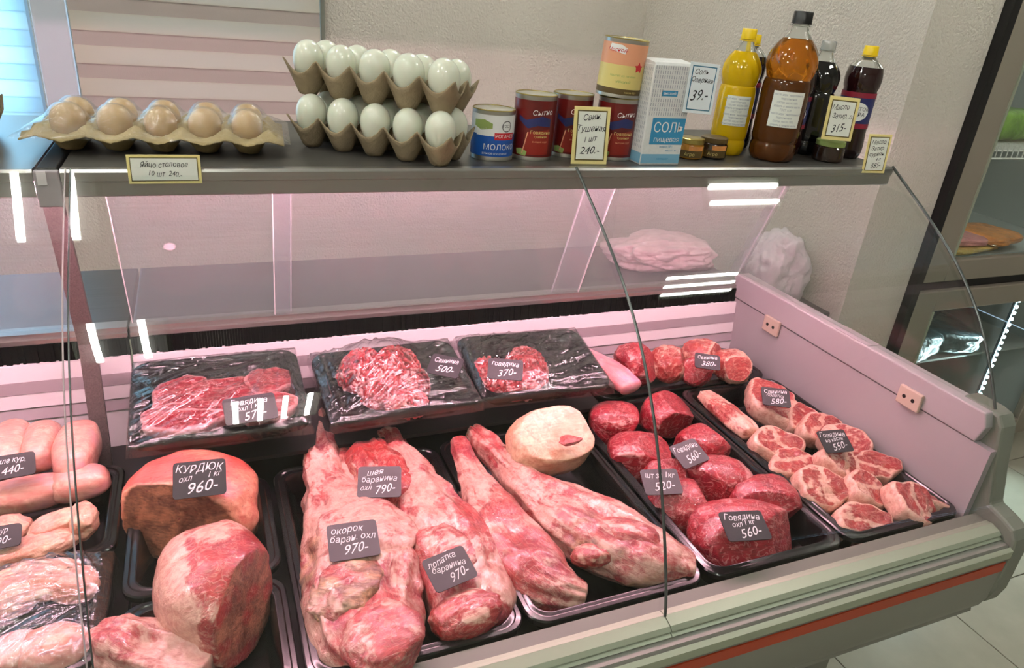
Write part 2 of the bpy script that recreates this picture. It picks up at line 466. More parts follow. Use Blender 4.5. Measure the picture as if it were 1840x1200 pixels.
def blind(x0, x1, mats, lab, z1):
    t = thing('roller_blind', lab, 'blind', ((x0 + x1) / 2, YB - .02, z1))
    part(t, 'headrail', MB().box(x0, x1, YB - .06, YB - .005, z1 - .05, z1), 'white panel', bevel=.008)
    z = z1 - .05; k = 0; P = .0515
    meA = MB().box(x0 - t.location[0], x1 - t.location[0], -.0012, .0012, -P, -.0004).mesh('band'); meA.materials.append(MATS[mats[0]])
    meB = MB().box(x0 - t.location[0], x1 - t.location[0], -.0035, -.0010, -P - .003, .0026).mesh('band'); meB.materials.append(MATS[mats[1]])
    while z > ZB + .05:
        o = put('band', meA if k % 2 else meB, None, t, (0, 0, z - z1)); z -= P; k += 1
    part(t, 'bottom_bar', MB().box(x0, x1, YB - .03, YB - .012, z - .025, z), 'white panel', bevel=.004)
blind(W1[0] - .05, W1[1] - .005, ('blind thin band', 'blind thin sheer'), 'bright bluish daylit zebra roller blind at the far left', 2.42)
blind(W2[0] - .004, W2[1] + .0, ('blind band', 'blind sheer'), 'beige striped zebra roller blind behind the egg cartons', 2.433)
for (a, b) in (W1, W2):     # portals help the daylight through the panes
    L = bpy.data.lights.new('window_portal', 'AREA'); L.shape = 'RECTANGLE'; L.size = b - a - .1; L.size_y = ZT - ZB - .1
    L.cycles.is_portal = True
    o = bpy.data.objects.new('window_portal', L); COL.objects.link(o); o.location = ((a + b) / 2, YB + .15, (ZB + ZT) / 2); o.rotation_euler = (-math.pi / 2, 0, 0)

# ---------------------------------------------------------------- the refrigerated display cases
ZS, ZD = 1.255, .66        # shelf top, tray rim
GY = np.polyval([.5241879, -1.21694845, 1.30288742, -1.08358841, 1.12472115], np.linspace(0, 1, 40))
GZ = 1.52 + np.polyval([1.04784255, -1.86040732, .8995629, -.68207505, -.26322115], np.linspace(0, 1, 40))
def glass_sheet(x0, x1, th=.006):
    pts = list(zip(GY, GZ)); off = []
    for i, (y, z) in enumerate(pts):
        a = pts[max(i - 1, 0)]; b = pts[min(i + 1, len(pts) - 1)]
        d = math.hypot(b[0] - a[0], b[1] - a[1]); n = ((b[1] - a[1]) / d, -(b[0] - a[0]) / d)
        off.append((y - n[0] * th, z - n[1] * th))
    return MB().rings([[(x0, y, z), (x1, y, z), (x1, c, d), (x0, c, d)] for (y, z), (c, d) in zip(pts, off)], True, True)

def glass_edge(x, w=.0035, zmin=0):
    return MB().tube([(x, y - .001, z) for y, z in zip(GY, GZ) if z > zmin], w, 6)

def door_prof(dy, th=.004):      # leaning rear door section
    (y0, z0), (y1, z1) = (1.505, .838), (1.365, 1.236)
    return [(y0 + dy, z0), (y0 + dy + th, z0), (y1 + dy + th, z1), (y1 + dy, z1)]

def make_case(label, x0, x1, joints, doors, end, sx0=None, sx1=None):
    top = 'mat rubber' if end else 'steel'; sx0 = x0 if sx0 is None else sx0; sx1 = x1 if sx1 is None else sx1
    T = thing('refrigerated_display_case', label, 'display case', ((x0 + x1) / 2, 1.05, 0))
    # cabinet body, deck, front fascia
    part(T, 'base', MB().box(x0, x1, .86, 1.50, 0, .46), 'grey panel')
    part(T, 'deck', MB().box(x0, x1, .69, 1.47, .575, .592), 'deck dark')
    part(T, 'undertray', MB().prismx([(.66, .60), (.70, .575), (1.5, .575), (1.5, .46), (.62, .46)], x0, x1), 'grey panel')
    part(T, 'sill', MB().prismx([(.690, .655), (.688, .659), (.664, .659), (.664, .60), (.690, .60)], x0, x1), 'plastic grey')
    xs = [x0] + joints + [x1]
    for a, b in zip(xs[:-1], xs[1:]):
        part(T, 'bumper', MB().prismx([(.664, .660), (.652, .662), (.634, .657), (.628, .651), (.632, .648), (.624, .644), (.627, .641), (.66, .63), (.664, .63)], a + .0008, b - .0008), 'aluminium')
    part(T, 'fascia', MB().prismx([(.64, .641), (.612, .641), (.606, .632), (.604, .62), (.604, .51), (.612, .484), (.64, .474)], x0, x1), 'grey panel', 40)
    part(T, 'fascia_rib', MB().prismx([(.606, .640), (.598, .636), (.598, .619), (.606, .617)], x0, x1), 'aluminium')
    part(T, 'stripe', MB().box(x0, x1, .6015, .606, .583, .606), 'red stripe')
    # rear panel with air louvres
    prof = [(1.497, .79), (1.478, .79), (1.474, .757), (1.488, .752), (1.488, .738), (1.470, .733), (1.466, .703), (1.482, .697), (1.482, .684), (1.464, .678), (1.46, .59), (1.497, .59)]
    part(T, 'back_panel', MB().prismx(prof, x0, x1), 'white panel')
    for a, b in ((.7575, .7325), (.7025, .6785)):
        part(T, 'louvre_slot', MB().prismx([(1.4725, a), (1.4705, a), (1.4685 if a > .74 else 1.4605, b), (1.4725 if a > .74 else 1.464, b)], x0, x1), 'shade panel')
    br = part(T, 'brush_holder', MB().box(x0, x1, 1.488, 1.503, .826, .838), 'steel')
    # a row of bristles as one strip of many teeth
    mb = MB(); x = x0
    while x < x1:
        h = rnd.uniform(.783, .792); y = 1.486 + rnd.uniform(-.002, .002)
        mb.box(x, x + .0052, y, y + .008, h, .829); x += .0055
    o = part(T, 'bristles', mb, 'bristle'); o['kind'] = 'stuff'
    part(T, 'door_rail', MB().prismx([(1.496, .836), (1.496, .848), (1.53, .848), (1.53, .836)], x0, x1), 'steel')
    for k, (a, b, dy) in enumerate(doors):
        d = part(T, 'sliding_door', MB().prismx(door_prof(dy), a, b), 'acrylic')
        for e in (a, b):
            q = MB().prismx(door_prof(dy - .0005, .005), e - .0009, e + .0009); q.v = [(u - T.location[0], v - T.location[1], w - T.location[2]) for u, v, w in q.v]
            put('door_edge', q.mesh('door_edge'), 'white panel', d)
    part(T, 'worktop', MB().box(x0, x1 + (.03 if end else 0), 1.535, 1.895, .80, .828), 'steel dark', bevel=.004)
    # shelf with its lip and the lamp beneath
    part(T, 'shelf', MB().box(sx0, sx1, 1.130, 1.535, 1.242, ZS), top)
    part(T, 'shelf_lip', MB().prismx([(1.138, ZS + .001), (1.122, ZS + .001), (1.119, 1.252), (1.119, 1.240), (1.122, 1.2385), (1.122, 1.219), (1.125, 1.217), (1.128, 1.219), (1.128, 1.242)], sx0, sx1), 'steel')
    part(T, 'lamp_housing', MB().prismx([(1.129, 1.2415), (1.129, 1.222), (1.134, 1.230), (1.26, 1.236), (1.26, 1.2415)], sx0, sx1), 'steel')
    part(T, 'lamp_tube', MB().tube([(x0 + .05, 1.165, 1.222), (x1 - .02, 1.165, 1.222)], .006, 10), 'tube pink', 60)
    # glass
    for a, b in zip(xs[:-1], xs[1:]):
        part(T, 'front_glass', glass_sheet(a + .0015, b - .0015), 'glass', 30)
    return T

case = make_case('main meat counter with two curved panes, steel shelf and red stripe', -.168, 1.376, [.606],
                 [(-.163, .15, .012), (.115, .86, 0), (.79, 1.372, .012)], True, -.180)
part(case, 'glass_seam', glass_edge(.606, .0026), 'chrome edge', 60)
part(case, 'glass_edge', glass_edge(1.377, .0028, .868), 'chrome edge', 60)
d = MB().lathe([(.0, 0), (.011, 0), (.011, .002), (.0, .002)], 20)
d.v = [(a, b * .6, c) for a, b, c in d.v]
d.xf(Matrix.Translation((-0.0741,1.4620,1.0261)) @ Euler((math.radians(70), 0, 0)).to_matrix().to_4x4())
part(case, 'finger_grip', d, 'white panel', 40)
# end panel (towards the room's right), with its upper band, brackets, slot and bumper
part(case, 'end_panel', MB().box(1.362, 1.400, .70, 1.50, .46, .800), 'plastic lilac')
part(case, 'end_panel_band', MB().prismx([(.735, .803), (.725, .84), (.735, .868), (1.50, .868), (1.50, .803)], 1.358, 1.402), 'plastic lilac', bevel=.003)
for p in ((1.3560,1.3195,0.7921), (1.3560,0.8883,0.8176)):
    b = part(case, 'bracket', MB().box(1.349, 1.358, p[1] - .028, p[1] + .028, p[2] - .024, p[2] + .018), 'plastic cream', bevel=.002)
    for dy in (-.011, .011):
        m_ = MB().lathe([(0, 0), (.0045, 0), (.0045, .001), (0, .001)], 14)
        m_.xf(Matrix.Translation((1.3485 - case.location[0], p[1] + dy - case.location[1], p[2] - .003)) @ Euler((0, math.radians(90), 0)).to_matrix().to_4x4())
        put('screw_hole', m_.mesh('screw_hole'), 'black', b)
part(case, 'slot', MB().box(1.362, 1.398, 1.03, 1.13, .868, .8695), 'shade panel')
cap = [(.745, .872), (.722, .868), (.708, .848), (.690, .76), (.672, .690), (.640, .682), (.615, .672), (.604, .655), (.600, .62), (.600, .53), (.608, .495), (.630, .476), (.66, .474), (.70, .50), (.80, .60), (.80, .872)]
part(case, 'end_bumper', MB().prismx(cap, 1.378, 1.424), 'plastic grey', bevel=.006)
part(case, 'end_glass', MB().prismx([(1.118, 1.215)] + [(y + .008, z) for y, z in list(zip(GY, GZ))[3:] if z > .872] + [(1.50, .870), (1.378, 1.205)], 1.368, 1.373), 'glass')
part(case, 'rear_post', MB().prismx([(1.500, .868), (1.522, .868), (1.386, 1.238), (1.364, 1.238)], 1.352, 1.374), 'acrylic')

left = make_case('neighbouring poultry counter at the left edge of the picture', -1.75, -.173, [],
                 [(-1.70, -.90, 0), (-.95, -.254, .012)], False, None, -.212)
part(left, 'glass_edge', glass_edge(-.1732, .0010), 'seam pale', 60)
part(case, 'glass_edge', glass_edge(-.1672, .0011), 'chrome edge', 60)
# divider between the two cases: post that follows the rear doors, and dark joint strips
dv = thing('divider_post', 'dotted grey post between the two counters with dark joint strips', 'post', (-.207, 1.3, .595))
part(dv, 'post', MB().prismx([(1.337, 1.238), (1.435, .845), (1.375, .598), (1.387, .598), (1.449, .845), (1.351, 1.238)], -.252, -.222), 'dotted steel')
part(dv, 'joint_cover', MB().box(-.208, -.184, 1.128, 1.535, 1.222, ZS + .002), 'black', bevel=.002)
part(dv, 'end_clip', MB().box(-.211, -.181, 1.117, 1.127, 1.205, ZS), 'shade panel', bevel=.002)
part(dv, 'end_clip_face', MB().box(-.207, -.196, 1.1155, 1.1172, 1.236, 1.2545), 'white panel')

# ---------------------------------------------------------------- goods on the shelf
ORD = ['first', 'second', 'third', 'fourth', 'fifth', 'sixth', 'seventh', 'eighth', 'ninth', 'tenth']

def egg_mesh(name, rx, h, m):
    prof = []
    for i in range(19):
        t = math.pi * i / 18; z = -math.cos(t)
        r = math.sin(t) * (1 + .16 * z)          # broad end up
        prof.append((max(r, 0.004) * rx, z * h / 2))
    me = MB().lathe(prof, 28).mesh(name, 180); me.materials.append(MATS[m]); return me

def carton_mesh(p, H, flange):
    k = 14; nx = 5 * k + 1; ny = 2 * k + 1
    ex = flange
    X = np.linspace(-2.5 * p, 2.5 * p, nx); Y = np.linspace(-p, p, ny)
    if ex:
        X = np.concatenate([[X[0] - ex, X[0] - ex * .5], X, [X[-1] + ex * .5, X[-1] + ex]])
        Y = np.concatenate([[Y[0] - ex, Y[0] - ex * .5], Y, [Y[-1] + ex * .5, Y[-1] + ex]])
    V = []
    for x in X:
        for y in Y:
            cxn = min(max(round(x / p), -2), 2) * p; cyn = (-.5 if y < 0 else .5) * p
            r = math.hypot(x - cxn, y - cyn) / p
            t = min(max((r - .24) / .45, 0), 1); z = H * t ** .9
            q = max(abs(x) - 2.5 * p, abs(y) - p)
            if ex and q > 1e-6:
                # wavy flange: dips in front of each egg
                u = abs(((x / p + .5) % 1) - .5) * 2 if abs(y) > p else abs(((y / p) % 1) - .5) * 2
                z = H * (.55 + .22 * u) - .10 * H * (q / ex)
            z += .0006 * math.sin(x * 900) * math.cos(y * 700)
            V.append((x, y, z))
    return MB().grid(V, len(X), len(Y))

def carton_film(p, H, top, ext, seed):
    k = 12; nx = 5 * k + 1 + 8; ny = 2 * k + 1 + 8; V = []
    X = np.linspace(-2.5 * p - ext, 2.5 * p + ext, nx); Y = np.linspace(-p - ext, p + ext, ny)
    G = np.array([(x, y, 0) for x in X for y in Y]); nz = fbm(G, 60, seed)
    for i, (x, y, _) in enumerate(G):
        cxn = min(max(round(x / p), -2), 2) * p; cyn = (-.5 if y < 0 else .5) * p
        r = math.hypot(x - cxn, y - cyn) / p
        z = H * 1.02 + (top - H * 1.02) * math.exp(-(r / .42) ** 4) + .0015
        q = max(abs(x) - 2.5 * p, abs(y) - p, 0) / ext
        z = z * (1 - q ** 1.2) + (.62 * H) * q ** 1.2
        V.append((x, y, z + .0012 * nz[i] * (r > .3)))
    return MB().grid(V, nx, ny)

def egg_carton(loc, rot, p, H, er, eh, eggm, pulpm, flange, lab, egglab, grp, rows, film=True, lift=0):
    c = thing('egg_carton', lab, 'egg carton', loc, rot)
    me = carton_mesh(p, H, flange).mesh('tray', 180)
    put('tray', me, pulpm, c, solid=.0022)
    M = Matrix.Translation(loc) @ Euler(rot).to_matrix().to_4x4()
    em = egg_mesh('egg', er, eh, eggm)
    zc = eh / 2 + .0035 + lift
    if film: lpart(c, 'film', carton_film(p, H, zc + eh / 2, p * .30 + flange * .6, 5), 'film tight', 180)
    for r, (nm, yy) in enumerate((('front', -.5), ('back', .5))):
        if nm not in rows: continue
        for i in range(5):
            o = put('egg', em, None)
            q = M @ Vector(((i - 2) * p + rnd.uniform(-.001, .001), yy * p, zc + rnd.uniform(-.001, .001)))
            o.location = q; o.rotation_euler = (rot[0] + rnd.uniform(-.09, .09), rot[1] + rnd.uniform(-.09, .09), rnd.uniform(0, 6))
            s = rnd.uniform(.97, 1.03); o.scale = (s, s, s)
            tag(o, egglab % (ORD[i], nm), 'egg', grp)

egg_carton((-.052, 1.275, ZS + .003), (0, 0, math.radians(-5)), .0625, .040, .0235, .061, 'egg tan', 'pulp', .022,
           'tan pulp carton with ten brown eggs, leftmost on the main shelf',
           'brown egg, %s from left in the %s row of the tan carton', 'brown eggs', ('front', 'back'))
WA = math.radians(-38)
egg_carton((.287, 1.240, ZS + .003), (0, 0, WA), .0585, .052, .0252, .072, 'egg white', 'pulp grey', 0,
           'lower pulp carton of white eggs standing on the shelf',
           'white egg, %s from left in the %s row of the lower stacked carton', 'white eggs', ('front', 'back'), film=False, lift=.009)
egg_carton((.290, 1.262, ZS + .081), (math.radians(-3), math.radians(1), WA), .0605, .055, .0254, .074, 'egg white', 'pulp grey', 0,
           'upper pulp carton of white eggs stacked on another carton',
           'white egg, %s from left in the %s row of the upper stacked carton', 'white eggs', ('front', 'back'), film=False, lift=.009)
for k, (nm, el) in enumerate((('lower', 'lower'), ('upper', 'upper'))):
    egg_carton((-.424 - .004 * k, 1.33, ZS + .003 + .079 * k), (0, 0, math.radians(4)), .058, .052, .0245, .068, 'egg white', 'pulp grey', 0,
               nm + ' shadowed grey egg carton at the left edge on the neighbouring counter',
               'pale egg, %s from left, %s row, ' + el + ' carton at the left edge', 'eggs on the neighbouring counter', ('front', 'back'), film=False, lift=.008)

def bend(mb, R, th0):
    mb.v = [((R + z) * math.cos(th0 + x / R), (R + z) * math.sin(th0 + x / R), y) for x, y, z in mb.v]; return mb
def patch(R, th, x0, x1, z0, z1, n=14, lift=.0004):
    mb = MB(); V = []
    for i in range(n + 1):
        a = th + (x0 + (x1 - x0) * i / n) / R
        for z in (z0, z1): V.append(((R + lift) * math.cos(a), (R + lift) * math.sin(a), z))
    return mb.grid(V, n + 1, 2)
def blob_patch(R, th, pts, lift=.0005, n=26):
    xs = np.linspace(min(p[0] for p in pts) + 1e-6, max(p[0] for p in pts) - 1e-6, n); V = []
    for x in xs:
        ys = []
        for (xa, ya), (xb, yb) in zip(pts, pts[1:] + pts[:1]):
            if (xa - x) * (xb - x) <= 0 and xa != xb: ys.append(ya + (yb - ya) * (x - xa) / (xb - xa))
        V += [(x, min(ys), lift), (x, max(ys), lift)]
    return bend(MB().grid(V, n, 2), R, th)

def tin_can(loc, R, h, bands, lab, lid='tin gold', rot=(0, 0, 0)):
    c = thing('tin_can', lab, 'can', loc, rot)
    lpart(c, 'body', MB().lathe([(R * .95, 0), (R * 1.012, .0005), (R * 1.012, .004), (R, .006), (R, h - .006), (R * 1.012, h - .004), (R * 1.012, h - .0005), (R * .97, h)], 40), 'tin', 40)
    lpart(c, 'lid', MB().lathe([(R * 1.0, h - .002), (R * 1.02, h), (R * .99, h + .0012), (R * .96, h - .003), (R * .80, h - .0032), (R * .78, h - .0022), (R * .5, h - .0022), (R * .48, h - .003), (.001, h - .003)], 40), lid, 30)
    for m, z0, z1 in bands:
        lpart(c, 'label_band', MB().lathe([(R + .0003, z0), (R + .0003, z1)], 40, cap=False), m, 180)
    return c
TH = math.radians(-112)
def cyl_text(c, R, th, txt, x, z, s, m, hand=False, sq=1.0, lift=.0008):
    return lpart(c, 'lettering', bend(lettering([(txt, x, z, s, sq)], lift, hand), R, th), m)

# condensed milk
R = .0375
c = tin_can((.478, 1.212, ZS), R, .085, [('white print', .045, .078), ('deep blue', .008, .045)], 'small blue and white condensed milk can next to the eggs')
lpart(c, 'wave', blob_patch(R, TH, [(-.03, .043), (.03, .043), (.03, .047), (.01, .050), (-.01, .057), (-.03, .052)]), 'white print')
lpart(c, 'splash', blob_patch(R, TH, [(-.035, .058), (-.02, .052), (0, .056), (.0, .064), (-.015, .070), (-.035, .068)]), 'label green')
lpart(c, 'banner', patch(R, TH, .004, .045, .037, .049, lift=.0007), 'red print')
lpart(c, 'badge_ring', bend(MB().add([(.026 + q * math.cos(k * .4488), .060 + q * math.sin(k * .4488), .0008) for k in range(14) for q in (.0095, .0083)],
      [(2 * k, 2 * k + 1, (2 * k + 3) % 28, (2 * k + 2) % 28) for k in range(14)]), R, TH), 'ink')
cyl_text(c, R, TH, 'ГОСТ', .026, .060, .0065, 'ink')
cyl_text(c, R, TH, 'РОГАЧЕВ', .024, .043, .0082, 'white print', lift=.0011)
cyl_text(c, R, TH, 'МОЛОКО', .016, .024, .0135, 'white print')
cyl_text(c, R, TH, 'ЦЕЛЬНОЕ СГУЩЕННОЕ', .006, .013, .0042, 'white print')
# stewed meat cans
def stew_can(loc, lab):
    R = .0375; c = tin_can(loc, R, .112, [('maroon', .007, .104)], lab)
    lpart(c, 'panel', blob_patch(R, TH, [(-.012, .050), (.030, .056), (.030, .012), (-.020, .010)]), 'orange red')
    lpart(c, 'ribbon', blob_patch(R, TH, [(-.030, .078), (-.016, .070), (.012, .078), (.030, .074), (.030, .060), (.006, .062), (-.012, .056), (-.030, .070)], .0008), 'navy')
    lpart(c, 'plate_picture', blob_patch(R, TH, [(-.030, .010), (-.012, .008), (-.010, .016), (-.022, .021), (-.032, .019)], .0008), 'label green')
    lpart(c, 'stroke', blob_patch(R, TH, [(-.012, .050), (-.010, .050), (-.018, .012), (-.020, .012)], .0009), 'salmon')
    cyl_text(c, R, TH, 'Сытно', .014, .084, .0125, 'white print', True)
    cyl_text(c, R, TH, 'Говядина', .012, .050, .0082, 'butter', lift=.0011)
    cyl_text(c, R, TH, 'тушеная', .012, .043, .0060, 'butter', lift=.0011)
    cyl_text(c, R, TH, 'высший сорт', .012, .034, .0045, 'salmon', lift=.0011)
    return c
stew_can((.558, 1.215, ZS), 'dark red stewed meat can nearest to the milk can')
stew_can((.645, 1.240, ZS), 'dark red stewed meat can hidden behind a price card')
stew_can((.728, 1.215, ZS), 'dark red stewed meat can beneath the peach-coloured can')
R = .0405
c = tin_can((.722, 1.215, ZS + .114), R, .099, [('brown print', .006, .016), ('butter', .016, .056), ('salmon', .056, .092)],
            'peach and yellow can stacked on a dark red can', rot=(math.radians(1), math.radians(2), 0))
lpart(c, 'brand_patch', blob_patch(R, TH, [(-.036, .080), (-.004, .074), (-.002, .084), (-.012, .089), (-.034, .090)]), 'white print')
cyl_text(c, R, TH, 'Мясной', -.020, .080, .0095, 'red print', True)
lpart(c, 'star', blob_patch(R, TH, [(.026 + (.010 if k % 2 == 0 else .005) * math.cos(k * .6283 + .3), .054 + (.010 if k % 2 == 0 else .005) * math.sin(k * .6283 + .3)) for k in range(10)], .0008), 'red print')
cyl_text(c, R, TH, 'паштет из печени', -.002, .038, .0056, 'label green')
cyl_text(c, R, TH, 'нежный', .000, .028, .0070, 'label green')
cyl_text(c, R, TH, 'масса 325 г', .018, .0105, .0045, 'butter')

# salt box
sx, sy, sd, sh = .0435, 1.150, .054, .181
c = thing('salt_box', 'tall white and blue cardboard box of salt', 'box', (.7955, sy + sd / 2, ZS))
lpart(c, 'carton', MB().box(-sx, sx, -sd / 2, sd / 2, 0, sh - .004), 'carton white', bevel=.0015)
lpart(c, 'top_flap', MB().prismx([(-sd / 2, sh - .004), (sd / 2, sh - .004), (sd / 2 - .006, sh + .004), (-sd / 2 + .004, sh)], -sx + .001, sx - .001), 'carton white')
F = -sd / 2 - .0004
def front(mb, y=F): mb.v = [(a, y - z, b) for a, b, z in mb.v]; return mb
def side(mb, x=-sx - .0004): mb.v = [(x - z, -a, b) for a, b, z in mb.v]; return mb
def rect(x0, x1, y0, y1): return MB().add([(x0, y0, 0), (x1, y0, 0), (x1, y1, 0), (x0, y1, 0)], [(0, 1, 2, 3)])
lpart(c, 'title_panel', front(rect(-.030, sx - .001, .038, .086)), 'blue print')
lpart(c, 'foot_band', front(rect(-sx + .001, sx - .001, .003, .020)), 'blue print pale')
lpart(c, 'foot_band_side', side(rect(-sd / 2 + .001, sd / 2 - .001, .003, .022)), 'blue print pale')
lpart(c, 'ribbon', front(rect(-.020, .014, .124, .134)), 'blue print')
lpart(c, 'lettering', front(lettering([('СОЛЬ', .0070, .068, .0250, .92), ('пищевая', .0065, .047, .0135)], .0004, False)), 'white print')
lpart(c, 'small_lettering', front(lettering([('помол №1', .008, .034, .0060), ('каменная', .004, .0115, .0055), ('масса 1 кг', .020, .0270, .005)], .0003, False)), 'blue print')
lpart(c, 'ribbon_lettering', front(lettering([('высший', -.003, .129, .0072)], .0004, False)), 'white print')
mb = MB()
for i in range(17):
    for j in range(11):
        x = -.040 + i * .005; z = .090 + j * .008
        if .116 < z < .138 and -.02 < x < .02: continue
        a = rect(x, x + .0012, z, z + .006); mb.add(a.v, a.f)
lpart(c, 'pattern', front(mb), 'grey print')
mb = MB()
for i in range(9):
    for j in range(17):
        a = rect(-.023 + i * .0055, -.0218 + i * .0055, .030 + j * .0085, .0355 + j * .0085); mb.add(a.v, a.f)
lpart(c, 'side_pattern', side(mb), 'grey print')

# small jars
def jar(loc, R, h, body, lidm, lab, txt, th):
    c = thing('jar', lab, 'jar', loc)
    lpart(c, 'glass', MB().lathe([(R * .86, 0), (R, .003), (R, h * .66), (R * .88, h * .76)], 28), body, 40)
    lpart(c, 'lid', MB().lathe([(R * .92, h * .74), (R * .95, h * .76), (R * .95, h * .97), (R * .88, h), (.001, h * .985)], 28), lidm, 40)
    if txt:
        lpart(c, 'label', patch(R, th, -R * 1.1, R * 1.1, h * .10, h * .44), 'brown print')
        lpart(c, 'flower_print', patch(R, th, -R * .1, R * 1.1, h * .44, h * .66), 'wrapped orange')
        cyl_text(c, R, th, txt, 0, h * .26, .009, 'butter')
jar((.908, 1.215, ZS), .027, .040, 'jar amber', 'tin gold', 'small amber jar touching the salt box', 'Агро', math.radians(-125))
jar((.966, 1.218, ZS), .0285, .042, 'jar dark', 'brown print', 'small dark jar with orange label before the yellow oil bottle', 'Агро', math.radians(-125))
jar((1.252, 1.190, ZS), .032, .044, 'jar dark', 'label green', 'small black jar with greenish lid beneath the 315 price card', '', 0)

# bottles
def bottle(loc, R, H, kind, lab, liquid, cap, upper=None, label=None, th=math.radians(-128), neck='bottle clear'):
    c = thing('bottle', lab, 'bottle', loc)
    zs, zw, zn = H * .60, H * .545, H * .86      # shoulder start, waist, neck start
    if kind == 'oil':
        low = [(R * .62, .006), (R * .80, 0), (R * .95, .008), (R * .98, H * .10), (R * .93, H * .13), (R * .98, H * .16), (R, H * .30), (R, H * .48), (R * .96, zw), (R * .90, H * .565)]
        up = [(R * .90, H * .565), (R * .97, H * .60), (R * 1.03, H * .66), (R * .98, H * .72), (R * .82, H * .78), (R * .58, H * .83)]
        nk = [(R * .58, H * .83), (R * .40, H * .875), (R * .33, H * .905), (R * .33, H * .93)]
    else:
        low = [(R * .60, .006), (R * .82, 0), (R * .97, .010), (R * 1.0, H * .12), (R * .93, H * .30), (R * .93, H * .62)]
        up = [(R * .93, H * .62), (R * 1.0, H * .66), (R * 1.02, H * .74), (R * .92, H * .82)]
        nk = [(R * .92, H * .82), (R * .62, H * .87), (R * .36, H * .90), (R * .34, H * .93)]
    def feet(a, z): return 1 - (.07 * max(0, math.cos(5 * a)) ** 2 if z < H * .05 else 0)
    def flute(a, z): return 1 + .030 * math.cos(11 * a + z * 120) * math.sin(min(1, max(0, (z - H * .57) / (H * .25))) * math.pi)
    lpart(c, 'body', MB().lathe(dense(low, 3), 44, feet), liquid, 50)
    lpart(c, 'shoulder', MB().lathe(dense(up, 5), 66, flute if kind == 'oil' else None), upper or liquid, 60)
    lpart(c, 'neck', MB().lathe(dense(nk, 3), 32, cap=False), neck, 180)
    rc = R * .40
    lpart(c, 'cap', MB().lathe([(rc, H * .92), (rc * 1.03, H * .922), (rc, H * .935), (rc * .97, H * .995), (rc * .9, H), (.001, H)], 36, lambda a, z: 1 + .02 * math.cos(30 * a)), cap, 50)
    lpart(c, 'collar', MB().lathe([(rc * .8, H * .905), (rc * 1.08, H * .908), (rc * 1.08, H * .914), (rc * .8, H * .917)], 30), neck if cap != 'cap yellow' else 'cap yellow', 50)
    if label == 'slip':
        lpart(c, 'label', patch(R, th, -R * .62, R * .70, H * .25, H * .49, lift=.0012), 'paper white')
        ls = []
        for i in range(9): ls.append((('масло нерафинированное', 'подсолнечное', 'состав: масло 100%', 'хранить в темном месте', 'ГОСТ 1129')[i % 5], rnd.uniform(-.001, .003), H * (.468 - i * .0255), .0060, .72))
        lpart(c, 'lettering', bend(lettering(ls, .0016, False), R, th), 'grey print')
    if label == 'kola':
        Rl = R * .94
        lpart(c, 'label', MB().lathe([(Rl + .0006, H * .28), (Rl + .0006, H * .60)], 40, cap=False), 'navy', 180)
        for a, b in ((.28, .325), (.555, .60)): lpart(c, 'label_band', MB().lathe([(Rl + .0010, H * a), (Rl + .0010, H * b)], 40, cap=False), 'crimson', 180)
        n = 24; lpart(c, 'label_oval', blob_patch(Rl, th, [(.027 * math.cos(2 * math.pi * k / n), H * .43 + H * .085 * math.sin(2 * math.pi * k / n)) for k in range(n)], .0014), 'white print')
        cyl_text(c, Rl, th, 'НАПИТОК', 0, H * .455, .0105, 'ink', lift=.002)
        cyl_text(c, Rl, th, 'ИСКРА', 0, H * .405, .0115, 'ink', lift=.002)
    return c
def dense(pr, n):
    out = []
    for i in range(len(pr) - 1):
        p0 = pr[max(i - 1, 0)]; p1 = pr[i]; p2 = pr[i + 1]; p3 = pr[min(i + 2, len(pr) - 1)]
        for k in range(n):
            t = k / n
            out.append(tuple(.5 * (2 * p1[d] + (p2[d] - p0[d]) * t + (2 * p0[d] - 5 * p1[d] + 4 * p2[d] - p3[d]) * t * t + (3 * p1[d] - p0[d] - 3 * p2[d] + p3[d]) * t ** 3) for d in (0, 1)))
    out.append(pr[-1]); return out
bottle((1.034, 1.262, ZS), .0375, .246, 'oil', 'yellow oil bottle with yellow cap and white paper label', 'oil yellow', 'cap yellow', label='slip', th=math.radians(-120))
bottle((1.108, 1.205, ZS), .0475, .286, 'oil', 'largest bottle, amber oil with black cap and white label', 'oil amber shaded', 'cap black', upper='oil amber', label='slip', th=math.radians(-122))
bottle((1.110, 1.335, ZS), .036, .235, 'kola', 'dark bottle mostly hidden behind the large amber bottle', 'cola', 'cap yellow', label='kola')
bottle((1.190, 1.262, ZS), .0355, .208, 'kola', 'dark bottle with yellow cap right beside the large amber bottle', 'cola', 'cap yellow', label='kola', th=math.radians(-118))
bottle((1.254, 1.268, ZS), .0385, .236, 'oil', 'black soy sauce bottle with clear cap behind the 315 card', 'soy', 'cap clear')
bottle((1.348, 1.240, ZS), .0375, .234, 'kola', 'dark bottle with yellow cap at the right end of the shelf', 'cola', 'cap yellow', label='kola', th=math.radians(-132))

